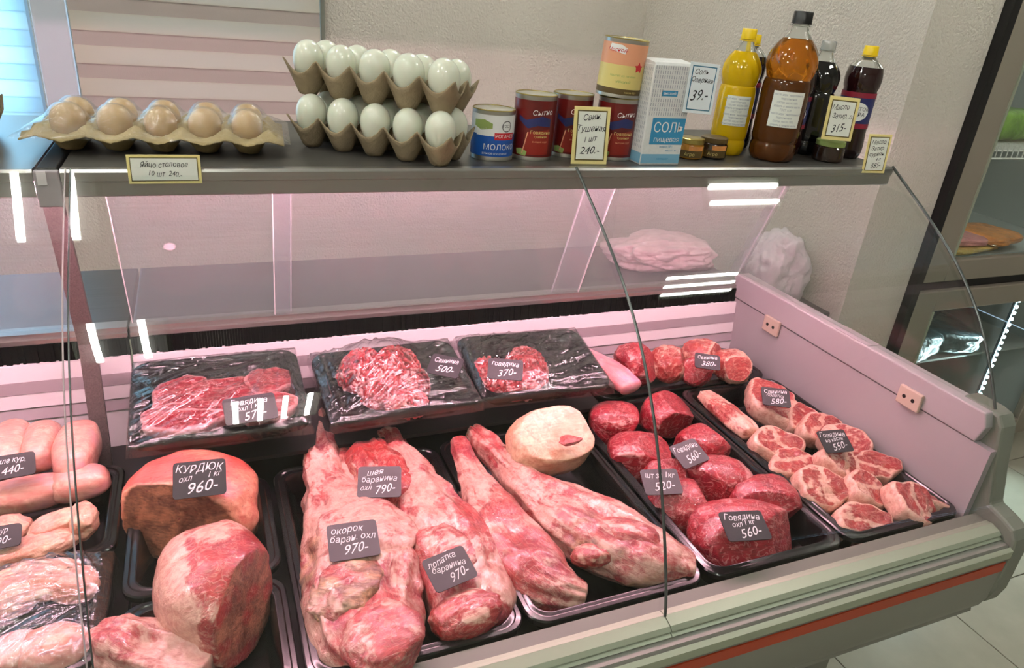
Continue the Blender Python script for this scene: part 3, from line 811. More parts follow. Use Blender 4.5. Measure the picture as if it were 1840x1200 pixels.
# paper price cards
def price_card(loc, rot, w, h, lines, lab, style='cream'):
    c = thing('price_card', lab, 'price card', loc, rot)      # local: x right, z up, faces -y
    a, b, k = {'cream': ('paper cream', 'ink brown', 'paper white'), 'blue': ('paper blue', 'ink blue', 'paper blue')}[style]
    lpart(c, 'paper', MB().box(-w / 2, w / 2, 0, .0012, 0, h), a, bevel=.0004)
    m = min(w, h) * .09
    def fr(x0, x1, z0, z1, y): return MB().add([(x0, y, z0), (x1, y, z0), (x1, y, z1), (x0, y, z1)], [(0, 1, 2, 3)])
    lpart(c, 'frame_print', fr(-w / 2 + m, w / 2 - m, m, h - m, -.0004), b)
    lpart(c, 'writing_field', fr(-w / 2 + m * 1.35, w / 2 - m * 1.35, m * 1.35, h - m * 1.35, -.0007), k)
    mb = lettering([(t, x * w, y * h, s * h, q) for t, x, y, s, q in lines], .0011, True); mb.v = [(x, -z, y) for x, y, z in mb.v]
    lpart(c, 'lettering', mb, 'ink')
p = (-0.0507,1.1120,1.2376)
price_card((p[0], 1.112, p[2]), (math.radians(-6), math.radians(0), 0), .094, .040, [('Яйцо столовое', 0, .66, .25, .85), ('10 шт  240.-', 0, .34, .25, .85)], 'wide cream price card clipped to the shelf edge under the brown eggs')
p = (0.6480,1.1821,1.2550)
price_card((p[0], 1.156, ZS), (math.radians(-7), 0, math.radians(-4)), .071, .100, [('Свин.', 0, .82, .15, .9), ('Тушеная', 0, .62, .15, .9), ('1 шт', -.02, .44, .14, .9), ('240.-', 0, .24, .19, 1)], 'cream price card leaning on the dark red cans')
p = (0.8522,1.1400,1.3521)
price_card((p[0], 1.140, p[2]), (math.radians(-4), math.radians(2), math.radians(-6)), .061, .088, [('Соль', -.08, .82, .15, .9), ('Озерная', -.02, .66, .14, .9), ('39.-', -.02, .36, .30, .9)], 'white price card with blue frame stuck on the salt box', 'blue')
p = (1.2218,1.1500,1.3058)
price_card((p[0], 1.150, p[2]), (math.radians(-6), math.radians(2), math.radians(-8)), .074, .086, [('Масло', -.08, .76, .17, .9), ('Затир. л', .02, .56, .16, .9), ('315-', 0, .28, .26, .9)], 'cream price card reading 315 in front of the dark bottles')
p = (1.3122,1.1140,1.2452)
price_card((p[0], 1.114, p[2]), (math.radians(-5), math.radians(-1), math.radians(-10)), .056, .080, [('Масло', -.02, .80, .15, .9), ('Затир.', 0, .64, .15, .9), ('сурепн.', 0, .49, .14, .9), ('4 л', .1, .36, .12, .9), ('585-', .05, .20, .18, .9)], 'cream price card reading 585 at the right end of the shelf edge')

# ---------------------------------------------------------------- trays
FLOOR = .6035
def rrect(w, d, r, z, n=7):
    out = []
    for cx_, cy_, a0 in ((w / 2 - r, d / 2 - r, 0), (-w / 2 + r, d / 2 - r, 90), (-w / 2 + r, -d / 2 + r, 180), (w / 2 - r, -d / 2 + r, 270)):
        for k in range(n + 1):
            a = math.radians(a0 + 90 * k / n); out.append((cx_ + r * math.cos(a), cy_ + r * math.sin(a), z))
    return out

def tray_mesh(w, d, h):
    spec = [(.006, -.010), (0, -.010), (0, -.001), (.002, .0015), (.008, .002), (.010, 0), (.014, 0), (.016, .001), (.019, .0005), (.022, -.004), (.030, -h * .72), (.036, -h * .92), (.046, -h)]
    r = [rrect(w - 2 * i, d - 2 * i, max(.008, .034 - i * .35), z) for i, z in spec]
    und = [rrect(w - 2 * i, d - 2 * i, max(.008, .034 - i * .35), z) for i, z in ((.006, -.010), (.018, -.012), (.034, -h - .003))]
    return MB().rings(und[::-1] + r[1:], True, True)

def gastro_tray(x0, x1, y0, y1, lab, z=ZD, h=.058, tilt=0, yaw=0):
    t = thing('meat_tray', lab, 'tray', ((x0 + x1) / 2, (y0 + y1) / 2, z), (tilt, 0, yaw))
    lpart(t, 'pan', tray_mesh(x1 - x0, (y1 - y0), h), 'black tray', 35)
    return t

def film_over(t, w, d, bumps, seed, corner, wr=.0065, drop=.022):
    nx, ny = 110, 84
    X = np.linspace(-w / 2 - .004, w / 2 + .004, nx); Y = np.linspace(-d / 2 - .004, d / 2 + .004, ny)
    G = np.array([(x, y, 0.) for x in X for y in Y])
    z = np.full(len(G), .004)
    for bx, by, br, bh in bumps: z = np.maximum(z, bh * np.exp(-(((G[:, 0] - bx) ** 2 + (G[:, 1] - by) ** 2) / br ** 2)) + .004)
    cxy = np.array([corner[0] * w / 2, corner[1] * d / 2]); D = G[:, :2] - cxy
    ang = np.arctan2(D[:, 1], D[:, 0]); rad = np.hypot(D[:, 0], D[:, 1])
    K = np.stack([ang * 15 + 50, rad * 3.0, np.full(len(G), seed * 3.1)], 1)
    ridge = (1 - np.minimum(np.abs(vnoise(K, 1.0, seed)) * 1.9, 1)) ** 1.6
    K2 = np.stack([G[:, 0] * 18 + G[:, 1] * 26, G[:, 1] * 60 - G[:, 0] * 40, np.full(len(G), seed * 1.7)], 1)
    ridge2 = 1 - np.abs(vnoise(K2, 1.0, seed + 5)) * 2.0
    z = z + wr * np.maximum(ridge, -.2) * np.clip(rad / .06, 0, 1) + wr * .5 * np.maximum(ridge2, -.2)
    e = np.maximum((np.abs(G[:, 0]) - w / 2 + .012) / .016, (np.abs(G[:, 1]) - d / 2 + .012) / .016)
    e = np.clip(e, 0, 1); z = z * (1 - e) + (.003 - drop * np.maximum(e - .72, 0) / .28) * e
    G[:, 2] = z
    mb = MB().grid(G.tolist(), nx, ny)
    return lpart(t, 'film', mb, 'film', 180)

gastro_tray(-.172, .060, .695, .915, 'small black tray holding the lower pork knuckle by the glass')
gastro_tray(-.172, .060, .925, 1.185, 'small black tray under the rear pork knuckle')
gastro_tray(.068, .392, .695, 1.195, 'long black tray with the two lamb pieces and lamb neck')
gastro_tray(.398, .724, .695, 1.205, 'long black tray with two lamb legs and a cream hock')
gastro_tray(.731, 1.040, .695, 1.262, 'long black tray filled with dark beef chunks')
gastro_tray(1.047, 1.352, .695, 1.268, 'long black tray of sliced stewing meat at the right end')
gastro_tray(.835, 1.345, 1.276, 1.455, 'shallow black tray behind the beef, along the back panel', h=.045)
rs = thing('riser_stand', 'plain dark riser under the three film wrapped trays', 'riser', (.32, 1.33, .592))
part(rs, 'top', MB().box(-.17, .80, 1.212, 1.452, .676, .684), 'deck dark')
for x in (-.165, .31, .79): part(rs, 'support', MB().box(x - .004, x + .004, 1.22, 1.445, .593, .676), 'deck dark')

TILT = math.radians(10)
tr1 = gastro_tray(-.168, .148, 1.196, 1.444, 'film wrapped black tray of beef slices, left of three', .770, .046, TILT)
tr2 = gastro_tray(.176, .492, 1.190, 1.420, 'film wrapped black tray with a big heap of mince', .768, .046, TILT, math.radians(2))
tr3 = gastro_tray(.500, .812, 1.196, 1.424, 'film wrapped black tray with a small mince portion', .768, .046, TILT, math.radians(-2))
# the neighbouring counter's trays
gastro_tray(-.42, -.184, 1.03, 1.28, 'black tray of smooth chicken fillets in the left counter', .668)
tl2 = gastro_tray(-.42, -.184, .805, 1.022, 'film wrapped black tray of chicken pieces in the left counter', .672)
gastro_tray(-.42, -.184, .695, .798, 'black tray at the bottom left corner with chicken thighs', .655)

# ---------------------------------------------------------------- meat
def attrs(me, fat, fl_, grs=None):
    a = me.attributes.new('fat', 'FLOAT', 'POINT'); a.data.foreach_set('value', np.asarray(fat, np.float32))
    a = me.attributes.new('fl', 'FLOAT_VECTOR', 'POINT'); a.data.foreach_set('vector', np.asarray(fl_, np.float32).ravel())
    a = me.attributes.new('grs', 'FLOAT', 'POINT'); a.data.foreach_set('value', np.asarray(grs if grs is not None else np.zeros(len(fat)), np.float32))

def cat_rom(P, n):
    P = np.asarray(P, float); m = len(P); T = np.linspace(0, m - 1, n); I = np.minimum(T.astype(int), m - 2); t = (T - I)[:, None]
    p0 = P[np.maximum(I - 1, 0)]; p1 = P[I]; p2 = P[I + 1]; p3 = P[np.minimum(I + 2, m - 1)]
    return .5 * (2 * p1 + (p2 - p0) * t + (2 * p0 - 5 * p1 + 4 * p2 - p3) * t ** 2 + (3 * p1 - p0 - 3 * p2 + p3) * t ** 3)

def loft(name, lab, cat, S_, m, fatfn=None, grsfn=None, seed=0, amp=.005, e=2.4, nu=130, nv=84, cap=(.05, .05), floor=FLOOR, group=None, parent=None):
    """a long joint of meat: S_ rows are x, y, z, half width, half height along the bone"""
    Q = cat_rom(S_, nu); P = Q[:, :3]; w = np.maximum(Q[:, 3], .002); h = np.maximum(Q[:, 4], .002)
    Tn = np.gradient(P, axis=0); Tn /= np.linalg.norm(Tn, axis=1)[:, None]
    sd = np.cross(Tn, [0, 0, 1.]); sd /= np.linalg.norm(sd, axis=1)[:, None]; up = np.cross(sd, Tn)
    s = np.linspace(0, 1, nu)
    f = np.ones(nu)
    for k, c in enumerate(cap):
        q = s if k == 0 else 1 - s
        f *= np.where(q < c, np.sqrt(np.maximum(0, 1 - ((c - q) / c) ** 2)), 1)
    f = np.maximum(f, .02)
    v = np.linspace(0, 2 * math.pi, nv, endpoint=False); cv, sv = np.cos(v), np.sin(v)
    cs = np.sign(cv) * np.abs(cv) ** (2 / e); ss = np.sign(sv) * np.abs(sv) ** (2 / e)
    V = P[:, None, :] + (w * f)[:, None, None] * cs[None, :, None] * sd[:, None, :] + (h * f)[:, None, None] * ss[None, :, None] * up[:, None, :]
    D = cv[None, :, None] * sd[:, None, :] + sv[None, :, None] * up[:, None, :]
    A = V.reshape(-1, 3); D = D.reshape(-1, 3)
    n1 = fbm(A, 16, seed, 2); n2 = fbm(A, 45, seed + 3, 3)
    LL = np.repeat(np.concatenate([[0], np.cumsum(np.linalg.norm(np.diff(P, axis=0), axis=1))]), nv)
    n3 = 1 - 2 * np.abs(vnoise(np.stack([LL * 9, np.tile(cv, nu) * 2.1, np.tile(sv, nu) * 2.1], 1), 1.0, seed + 6))
    A = A + D * ((n1 * amp * 1.3 + n2 * amp * .6 + n3 * amp * .85) * np.repeat(f, nv))[:, None]
    if floor is not None: A[:, 2] = np.maximum(A[:, 2], floor)
    L = np.concatenate([[0], np.cumsum(np.linalg.norm(np.diff(P, axis=0), axis=1))])
    U = np.repeat(s, nv); Va = np.tile(v, nu)
    flv = np.stack([np.repeat(L, nv), np.tile(cv, nu) * np.repeat(w, nv), np.tile(sv, nu) * np.repeat(h, nv)], 1)
    fat = .5 + .30 * fbm(A, 13, seed + 9, 3)
    if fatfn: fat = fatfn(U, Va, A, fat)
    grs = grsfn(U, Va, A) if grsfn else None
    return emit_meat(name, lab, cat, A, [(i * nv + k, i * nv + (k + 1) % nv, (i + 1) * nv + (k + 1) % nv, (i + 1) * nv + k) for i in range(nu - 1) for k in range(nv)]
                     + [tuple(range(nv))[::-1], tuple(range((nu - 1) * nv, nu * nv))], m, fat, flv, grs, group, parent)

def emit_meat(name, lab, cat, A, F, m, fat, flv, grs, group, parent=None):
    o0 = np.array([A[:, 0].mean(), A[:, 1].mean(), A[:, 2].min()])
    me = bpy.data.meshes.new(name); me.from_pydata((A - o0).tolist(), [], F); me.update()
    fix(me); me.shade_smooth(); attrs(me, fat, flv, grs)
    if parent is not None: o = put(name, me, m, parent, Vector(o0) - parent.location)
    else:
        o = put(name, me, m, None, o0); tag(o, lab, cat, group)
    return o

_ico = {}
def ico(n):
    if n not in _ico:
        import bmesh
        b = bmesh.new(); bmesh.ops.create_icosphere(b, subdivisions=n, radius=1); b.verts.ensure_lookup_table()
        _ico[n] = (np.array([v.co[:] for v in b.verts]), [tuple(v.index for v in f.verts) for f in b.faces]); b.free()
    return _ico[n]

def rotm(yaw, tilt=0, roll=0):
    return np.array(Euler((math.radians(tilt), math.radians(roll), math.radians(yaw)), 'XYZ').to_matrix())

def blob(name, lab, cat, c, rad, m, yaw=0, tilt=0, roll=0, planes=(), amp=.10, freq=1.6, seed=0, fatfn=None, grsfn=None, floor=FLOOR, sub=5, sq=2.3, group=None, fat0=.5, fatk=.32, fine=.03, rim=.25, cutfat=-.25, parent=None):
    """a lump of meat; planes (normal, distance) slice flat cut faces, with a fat rim round each cut"""
    d, F = ico(sub)
    k = (np.abs(d) ** sq).sum(1) ** (-1 / sq)
    U = d * k[:, None]
    U = U * (1 + amp * fbm(U, freq * .55, seed, 2))[:, None]
    U = U * (1 + fine * fbm(U, freq * 2.6, seed + 4, 3))[:, None]
    fat = fat0 + fatk * fbm(U, 1.5, seed + 8, 3); cut = np.zeros(len(U))
    for nrm, dist in planes:
        n = np.array(nrm, float); n /= np.linalg.norm(n); q = U @ n
        over = q - dist
        edge = np.exp(-(over / .06) ** 2)
        fat = np.where(over > 0, fat + cutfat, fat) + rim * edge
        cut = np.maximum(cut, sstep(.0, .05, over))
        U = U - n * np.maximum(over, 0)[:, None] * .94
    R = rotm(yaw, tilt, roll)
    Lc = U * np.array(rad); A = Lc @ R.T + np.array(c)
    if floor is not None: A[:, 2] = np.maximum(A[:, 2], floor)
    if fatfn: fat = fatfn(U, A, fat, cut)
    grs = grsfn(U, A, cut) if grsfn else None
    return emit_meat(name, lab, cat, A, F, m, fat, Lc, grs, group, parent)

def steak(name, lab, cat, c, rad, th, m, yaw=0, tilt=0, roll=0, seed=0, floor=FLOOR, group=None, rimw=.14, fat0=.36, fatk=.34, curl=.0, seam=True):
    """a thick slice: red face with marbling, pale fat round the rim"""
    na, nr = 72, 20
    a = np.linspace(0, 2 * math.pi, na, endpoint=False)
    ra = 1 + .26 * vnoise(np.stack([np.cos(a) * 1.2, np.sin(a) * 1.2, np.full(na, seed * 2.3)], 1), 1.0, seed) + .09 * vnoise(np.stack([np.cos(a) * 3, np.sin(a) * 3, np.full(na, seed)], 1), 1.0, seed + 2)
    rows = []; prof = [(t, 1.0) for t in np.linspace(.02, .86, nr)] + [(.93, .93), (.98, .72), (1.0, .4), (1.0, 0), (1.0, -.4), (.98, -.72), (.93, -.93), (.8, -1.0), (.4, -1.), (.02, -1.)]
    for t, z in prof: rows.append(np.stack([np.cos(a) * ra * t, np.sin(a) * ra * t, np.full(na, z)], 1))
    U = np.concatenate(rows); tt = np.repeat([p[0] for p in prof], na); zz = np.repeat([p[1] for p in prof], na)
    fat = fat0 + fatk * fbm(U * np.array([1, 1, .2]), 2.2, seed + 7, 3) + .55 * sstep(1 - rimw * 1.5, 1 - rimw * .5, tt)
    if seam:
        q = U[:, 0] * math.cos(seed) + U[:, 1] * math.sin(seed) + .25 * vnoise(U, 1.6, seed + 1); fat = fat + .5 * np.exp(-((q - .15) / .10) ** 2)
    Lc = U * np.array([rad[0], rad[1], th / 2])
    Lc[:, 2] += curl * (tt ** 2) * np.cos(2 * np.tile(a, len(prof))) * th + .0022 * fbm(U, 3.0, seed + 5, 2)
    A = Lc @ rotm(yaw, tilt, roll).T + np.array(c)
    if floor is not None: A[:, 2] = np.maximum(A[:, 2], floor)
    n = len(prof)
    F = [(i * na + k, i * na + (k + 1) % na, (i + 1) * na + (k + 1) % na, (i + 1) * na + k) for i in range(n - 1) for k in range(na)] + [tuple(range(na))[::-1], tuple(range((n - 1) * na, n * na))]
    return emit_meat(name, lab, cat, A, F, m, fat, Lc, None, group)

# --- lamb, long tray
def f_lamb1(U, V, A, fat):
    top = np.sin(V)
    fat = fat + .16 * sstep(.3, .55, U) * (1 - sstep(.62, .80, U)) * top
    return fat + .06
def g_lamb1(U, V, A):
    return np.clip(sstep(.50, .60, U) * (1 - sstep(.68, .84, U)) * sstep(-.15, .25, fbm(A, 26, 71, 3)) * sstep(-.3, .3, np.sin(V)) , 0, 1) * .85
lg = loft('lamb_haunch', 'large lamb leg with bony shank, leftmost in the lamb tray', 'meat',
     [(0.1838,1.3626,0.6760,0.0108,0.0080), (0.1755,1.2944,0.6680,0.0197,0.0160), (0.1626,1.1979,0.6600,0.0296,0.0300), (0.1626,1.1065,0.6540,0.0457,0.0400), (0.1805,0.9945,0.6560,0.0817,0.0500), (0.1800,0.8964,0.6560,0.0910,0.0530), (0.1638,0.8171,0.6540,0.0881,0.0520), (0.1553,0.7555,0.6520,0.0765,0.0480), (0.1548,0.7039,0.6480,0.0485,0.0420)],
     'lamb', f_lamb1, g_lamb1, seed=3, amp=.0065, cap=(.03, .10))
loft('tendon', '', '', [(0.2094,1.2921,0.6680,0.0082,0.0070), (0.2060,1.2096,0.6640,0.0145,0.0130), (0.2012,1.1251,0.6620,0.0201,0.0200), (0.1951,1.0396,0.6600,0.0241,0.0240)], 'lamb', None, None, seed=4, amp=.002, nu=50, nv=28, parent=lg)
blob('fat_lobe', '', '', (0.1921,0.9327,0.6900), (.078, .082, .030), 'lamb', yaw=12, seed=7, amp=.16, fine=.05, floor=None, parent=lg, fat0=.66, fatk=.22)
blob('flank_flap', '', '', (0.1476,0.8283,0.6880), (.052, .060, .026), 'lamb', yaw=-20, seed=17, amp=.30, fine=.12, floor=None, parent=lg, fat0=.55, fatk=.30, grsfn=lambda U, A, c: .8 * sstep(-.1, .35, fbm(A, 34, 5, 3)))
blob('rump_muscle', '', '', (0.1762,0.7228,0.6800), (.056, .060, .034), 'lamb', yaw=24, seed=27, amp=.18, fine=.06, floor=None, parent=lg, fat0=.40, fatk=.34)
loft('lamb_neck', 'small red lamb neck piece with a 790 tag', 'meat',
     [(0.2573,1.2201,0.6680,0.0341,0.0300), (0.2524,1.1551,0.6660,0.0481,0.0420), (0.2580,1.0747,0.6640,0.0543,0.0460), (0.2686,1.0103,0.6600,0.0363,0.0350)], 'lamb red', lambda U, V, A, f: f - .06, None, seed=12, amp=.006, cap=(.14, .14))
def f_lamb2(U, V, A, fat):
    seam = np.exp(-((fbm(A * np.array([1, .6, 1]), 18, 44, 2) - .1) / .16) ** 2)
    return fat - .03 + .20 * seam - .25 * sstep(.80, .90, U)
sh_ = loft('lamb_shoulder', 'lamb shoulder with white fat streaks beside the large leg', 'meat',
     [(0.3021,1.2547,0.6680,0.0234,0.0200), (0.3101,1.1364,0.6640,0.0395,0.0300), (0.3224,1.0161,0.6560,0.0596,0.0420), (0.3363,0.9015,0.6520,0.0768,0.0480), (0.3318,0.8110,0.6500,0.0739,0.0480), (0.3194,0.7528,0.6460,0.0621,0.0420), (0.3142,0.7264,0.6400,0.0406,0.0340)],
     'lamb', f_lamb2, None, seed=21, amp=.005, cap=(.04, .09))
blob('blade_muscle', '', '', (0.3148,0.8756,0.6800), (.044, .070, .026), 'lamb', yaw=26, seed=37, amp=.16, fine=.05, floor=None, parent=sh_, fat0=.52, fatk=.36)
blob('cut_end', '', '', (0.3067,0.7409,0.6680), (.060, .036, .030), 'lamb red', yaw=10, seed=47, amp=.12, fine=.05, floor=None, parent=sh_, fat0=.42, fatk=.3)
# --- two legs and the hock
loft('lamb_haunch', 'slim lamb leg lying left in the hock tray', 'meat',
     [(0.4448,1.2016,0.6640,0.0177,0.0140), (0.4352,1.0971,0.6580,0.0267,0.0220), (0.4348,0.9779,0.6540,0.0477,0.0360), (0.4393,0.8729,0.6500,0.0622,0.0440), (0.4564,0.8005,0.6480,0.0615,0.0440), (0.4818,0.7618,0.6440,0.0421,0.0380), (0.5137,0.7379,0.6380,0.0201,0.0260)],
     'lamb', lambda U, V, A, f: f + .03 - .16 * sstep(.45, .55, U) * (1 - sstep(.62, .72, U)), None, seed=31, amp=.0045, cap=(.04, .04))
def g_leg2(U, V, A): return .85 * sstep(.50, .58, U) * (1 - sstep(.70, .80, U)) * sstep(.0, .45, fbm(A, 28, 91, 3)) * sstep(-.2, .4, np.sin(V + .5))
l3 = loft('lamb_haunch', 'thick lamb leg lying right in the hock tray', 'meat',
     [(0.4779,1.2157,0.6720,0.0155,0.0130), (0.4946,1.1567,0.6680,0.0221,0.0200), (0.5148,1.0598,0.6620,0.0311,0.0280), (0.5389,0.9767,0.6580,0.0490,0.0400), (0.5780,0.8930,0.6560,0.0716,0.0480), (0.6199,0.8214,0.6540,0.0733,0.0500), (0.6621,0.7725,0.6500,0.0564,0.0460), (0.6966,0.7478,0.6450,0.0407,0.0400), (0.7205,0.7326,0.6420,0.0271,0.0300)],
     'lamb', lambda U, V, A, f: f + .10 - .1 * sstep(.75, .9, U), g_leg2, seed=44, amp=.005, cap=(.04, .03))
blob('hip_bone', '', '', (0.5458,0.7897,0.6760), (.030, .022, .018), 'lamb red', yaw=-20, seed=57, amp=.30, fine=.10, floor=None, parent=l3, fat0=.46, fatk=.4, sub=4)
blob('thigh_muscle', '', '', (0.6194,0.8088,0.6800), (.070, .036, .030), 'lamb', yaw=-32, seed=67, amp=.16, fine=.05, floor=None, parent=l3, fat0=.50, fatk=.34)
def f_hock(U, A, fat, cut):
    r = np.hypot(U[:, 0] - .12, U[:, 1] + .1)
    return fat + .10 - cut * .55 * np.exp(-(r / .22) ** 2)
blob('pork_hock', 'cream skinned pork hock with a cut face above the lamb legs', 'meat', (0.6099,1.0941,0.7000), (.092, .064, .062), 'trotter skin', yaw=4, tilt=16,
     planes=[((.10, -.25, .95), .52)], seed=5, amp=.10, sq=2.6, fatfn=f_hock, grsfn=None, floor=.64, rim=.3, cutfat=.0)
blob('bone_core', '', '', (0.6170,1.0355,0.7370), (.020, .014, .005), 'lamb', seed=8, amp=.6, floor=None, sub=3, parent=bpy.data.objects['pork_hock'], fat0=.3)
# --- pork knuckles
def f_kn1(U, A, fat, cut): return fat + .10 - .30 * sstep(.35, .85, U[:, 2]) + .25 * sstep(.3, -.2, U[:, 2])
def g_kn1(U, A, cut):
    return cut * (U[:, 1] < -.2) * .95
blob('pork_knuckle', 'rear pork knuckle with pink skin and hollow cut face', 'meat', (-0.0668,1.1110,0.6720), (.115, .092, .080), 'pork skin', yaw=-6, roll=4,
     planes=[((-.38, -.90, .12), .58)], seed=9, amp=.14, sq=2.7, fatfn=f_kn1, grsfn=g_kn1, rim=.45, cutfat=0)
def f_kn2(U, A, fat, cut):
    s = sstep(-.35, -.62, U[:, 0] - .2 * U[:, 1])
    p = np.exp(-(((U[:, 0] - .15) / .28) ** 2 + ((U[:, 1] - .35) / .30) ** 2))
    return fat - .10 + .6 * s + .55 * p
def g_kn2(U, A, cut): return np.clip(cut * .9, 0, 1) * sstep(-.5, .1, fbm(A, 40, 33, 2))
k2 = blob('pork_knuckle', 'front pork knuckle showing red muscle and brown cut end', 'meat', (-0.0351,0.8775,0.6830), (.082, .108, .082), 'lamb red', yaw=14,
     planes=[((.55, -.80, .12), .56)], seed=14, amp=.12, sq=2.5, fatfn=f_kn2, grsfn=g_kn2, rim=.2, cutfat=-.1)
loft('pork_piece', 'pale pork piece at the bottom edge below the knuckles', 'meat',
     [(-0.1989,0.8667,0.6550,0.0203,0.0300), (-0.1675,0.8416,0.6550,0.0356,0.0400), (-0.1285,0.8122,0.6520,0.0414,0.0420), (-0.0866,0.7860,0.6500,0.0397,0.0400), (-0.0523,0.7650,0.6450,0.0305,0.0360)], 'lamb', lambda U, V, A, f: f + .08, None, seed=52, amp=.006, cap=(.10, .06))
# --- beef tray
beef = [(1108, 762, .665, 50, 40, 'first beef chunk at the far left corner of the beef tray'),
        (1200, 746, .665, 54, 40, 'beef chunk at the far end of the beef tray'),
        (1152, 822, .662, 62, 52, 'beef chunk touching the cream hock'),
        (1264, 806, .660, 54, 44, 'beef chunk under the upper 560 tag'),
        (1198, 868, .655, 42, 36, 'small beef chunk under the 520 tag'),
        (1292, 868, .660, 70, 54, 'beef chunk with a pale fat edge in the middle of its tray'),
        (1226, 912, .652, 58, 56, 'dark beef chunk along the left rim of the beef tray'),
        (1380, 908, .655, 70, 50, 'beef chunk along the right rim of the beef tray'),
        (1350, 978, .658, 104, 72, 'largest beef chunk at the glass end of its tray')]
BR = [0.0013, 0.0013, 0.0012, 0.0012, 0.0011, 0.0011, 0.0011, 0.0011, 0.0010]
BC = [(0.8209,1.1769,0.6550), (0.9627,1.1803,0.6550), (0.8089,1.0494,0.6520), (0.9678,1.0440,0.6500), (0.8193,0.9639,0.6450), (0.9228,0.9280,0.6500), (0.8051,0.8874,0.6450), (0.9809,0.8437,0.6450), (0.8655,0.7554,0.6500)]
for k, (b, q, c) in enumerate(zip(beef, BR, BC)):
    rx = b[3] * q; ry = b[4] * q * 1.04; r2 = random.Random(k + 40)
    pl = [((r2.uniform(-1, 1), r2.uniform(-1, .3), r2.uniform(-.2, .7)), r2.uniform(.66, .80)) for _ in range(3)]
    ff = (lambda U, A, f, cut: f + .7 * np.exp(-((U[:, 0] - .72) / .16) ** 2) * (U[:, 2] > -.3)) if k == 5 else None
    c = (c[0], c[1] + (.016 if k == 8 else .006), c[2])
    blob('beef_chunk', b[5], 'meat', c, (rx, ry, .046 if k != 8 else .056), 'beef', yaw=r2.uniform(-25, 25), planes=pl, seed=60 + k * 3, amp=.12, sq=2.5, sub=5, group='beef chunks in the long tray', fat0=.42, fatk=.30, fatfn=ff, rim=.10, cutfat=-.03)
# --- stewing meat tray
loft('rib_strip', 'long pale rib strip at the left rim of the stewing meat tray', 'meat', [(1.0913,1.2262,0.6720,0.0193,0.0140), (1.0960,1.1578,0.6700,0.0268,0.0180), (1.0968,1.0847,0.6680,0.0310,0.0200), (1.0991,1.0425,0.6640,0.0254,0.0180)], 'stew', lambda U, V, A, f: f + .08, None, seed=70, amp=.003, cap=(.06, .1), nu=80, nv=48)
ST = [((1.2425,1.1446,0.6720), .072, .058, .05, 0, 14, 0, 'large tied roast slice under the upper tag at the far end of its tray'),
      ((1.2765,1.0765,0.6600), .050, .034, .04, -20, 25, 10, 'stewing slice leaning behind the large roast slice'),
      ((1.1258,0.9985,0.6640), .060, .036, .045, -8, 20, 6, 'pale stewing slice right of the rib strip'),
      ((1.1170,0.9378,0.6520), .058, .036, .045, 8, 15, 0, 'stewing piece along the left rim below the pale slice'),
      ((1.2819,1.0284,0.6640), .060, .030, .04, 4, 28, 0, 'thin stewing slice behind the 550 tag'),
      ((1.2848,0.9546,0.6680), .058, .038, .045, -14, 18, -8, 'stewing slice lying under the 550 tag'),
      ((1.2958,0.8708,0.6600), .060, .034, .045, -22, 22, 0, 'stewing slice at the right rim of its tray'),
      ((1.2093,0.8958,0.6680), .045, .038, .045, 20, 30, 0, 'orange fatted stewing piece in the middle of its tray'),
      ((1.1114,0.8437,0.6560), .062, .042, .05, -10, 24, 6, 'broad stewing slice with a white fat edge near the left rim'),
      ((1.2009,0.8107,0.6560), .048, .040, .05, 30, 26, 0, 'chunky stewing piece between the front slices'),
      ((1.2644,0.7466,0.6640), .050, .042, .045, 30, 26, -6, 'round marrow slice at the right front corner of its tray'),
      ((1.3324,0.7603,0.6500), .042, .036, .035, 60, 20, 10, 'stewing slice tucked behind the round marrow slice'),
      ((1.1235,0.7436,0.6500), .064, .034, .045, -6, 20, 0, 'white fatted slice at the front rim of its tray')]
for k, s_ in enumerate(ST):
    steak('stew_slice', s_[7], 'meat', (s_[0][0], s_[0][1], s_[0][2] - .008), (s_[1], s_[2] * 1.25), s_[3], 'stew', s_[4], s_[5], s_[6], seed=80 + k, group='stewing meat pieces', curl=.1, fat0=.38 if k != 0 else .30)
# --- meat behind, along the back panel
loft('pork_rind', 'smooth pink strip of rind beside the small mince tray', 'meat', [(0.8529,1.4227,0.7150,0.0199,0.0120), (0.8638,1.3699,0.7120,0.0334,0.0160), (0.8854,1.3127,0.7050,0.0382,0.0180), (0.9006,1.2486,0.6980,0.0293,0.0160)], 'rind pink', None, None, seed=90, amp=.002, cap=(.05, .05), nu=70, nv=40, floor=.62)
BK = [((0.9698,1.3535,0.7000), .052, .055, .050, 'beef', 'red folded meat piece left of the dark seam in the glass'),
      ((1.0686,1.3405,0.6950), .048, .050, .045, 'stew', 'striped rib piece in the back right tray'),
      ((1.1182,1.2983,0.6900), .042, .034, .036, 'beef', 'small red piece at the front of the back right tray'),
      ((1.1771,1.3542,0.7000), .055, .050, .040, 'stew', 'pale pink piece under the tag in the back right tray'),
      ((1.2287,1.2942,0.6950), .044, .052, .042, 'stew', 'pink piece next to the end panel in the back right tray')]
for k, s_ in enumerate(BK):
    r2 = random.Random(k + 5)
    blob('trimmed_piece', s_[5], 'meat', s_[0], s_[1:4], s_[4], yaw=r2.uniform(-30, 30), planes=[((r2.uniform(-1, 1), -.8, .4), .7)], seed=100 + k, amp=.16, sq=2.4, floor=.622, group='trimmed pieces at the back', fine=.06, sub=5)

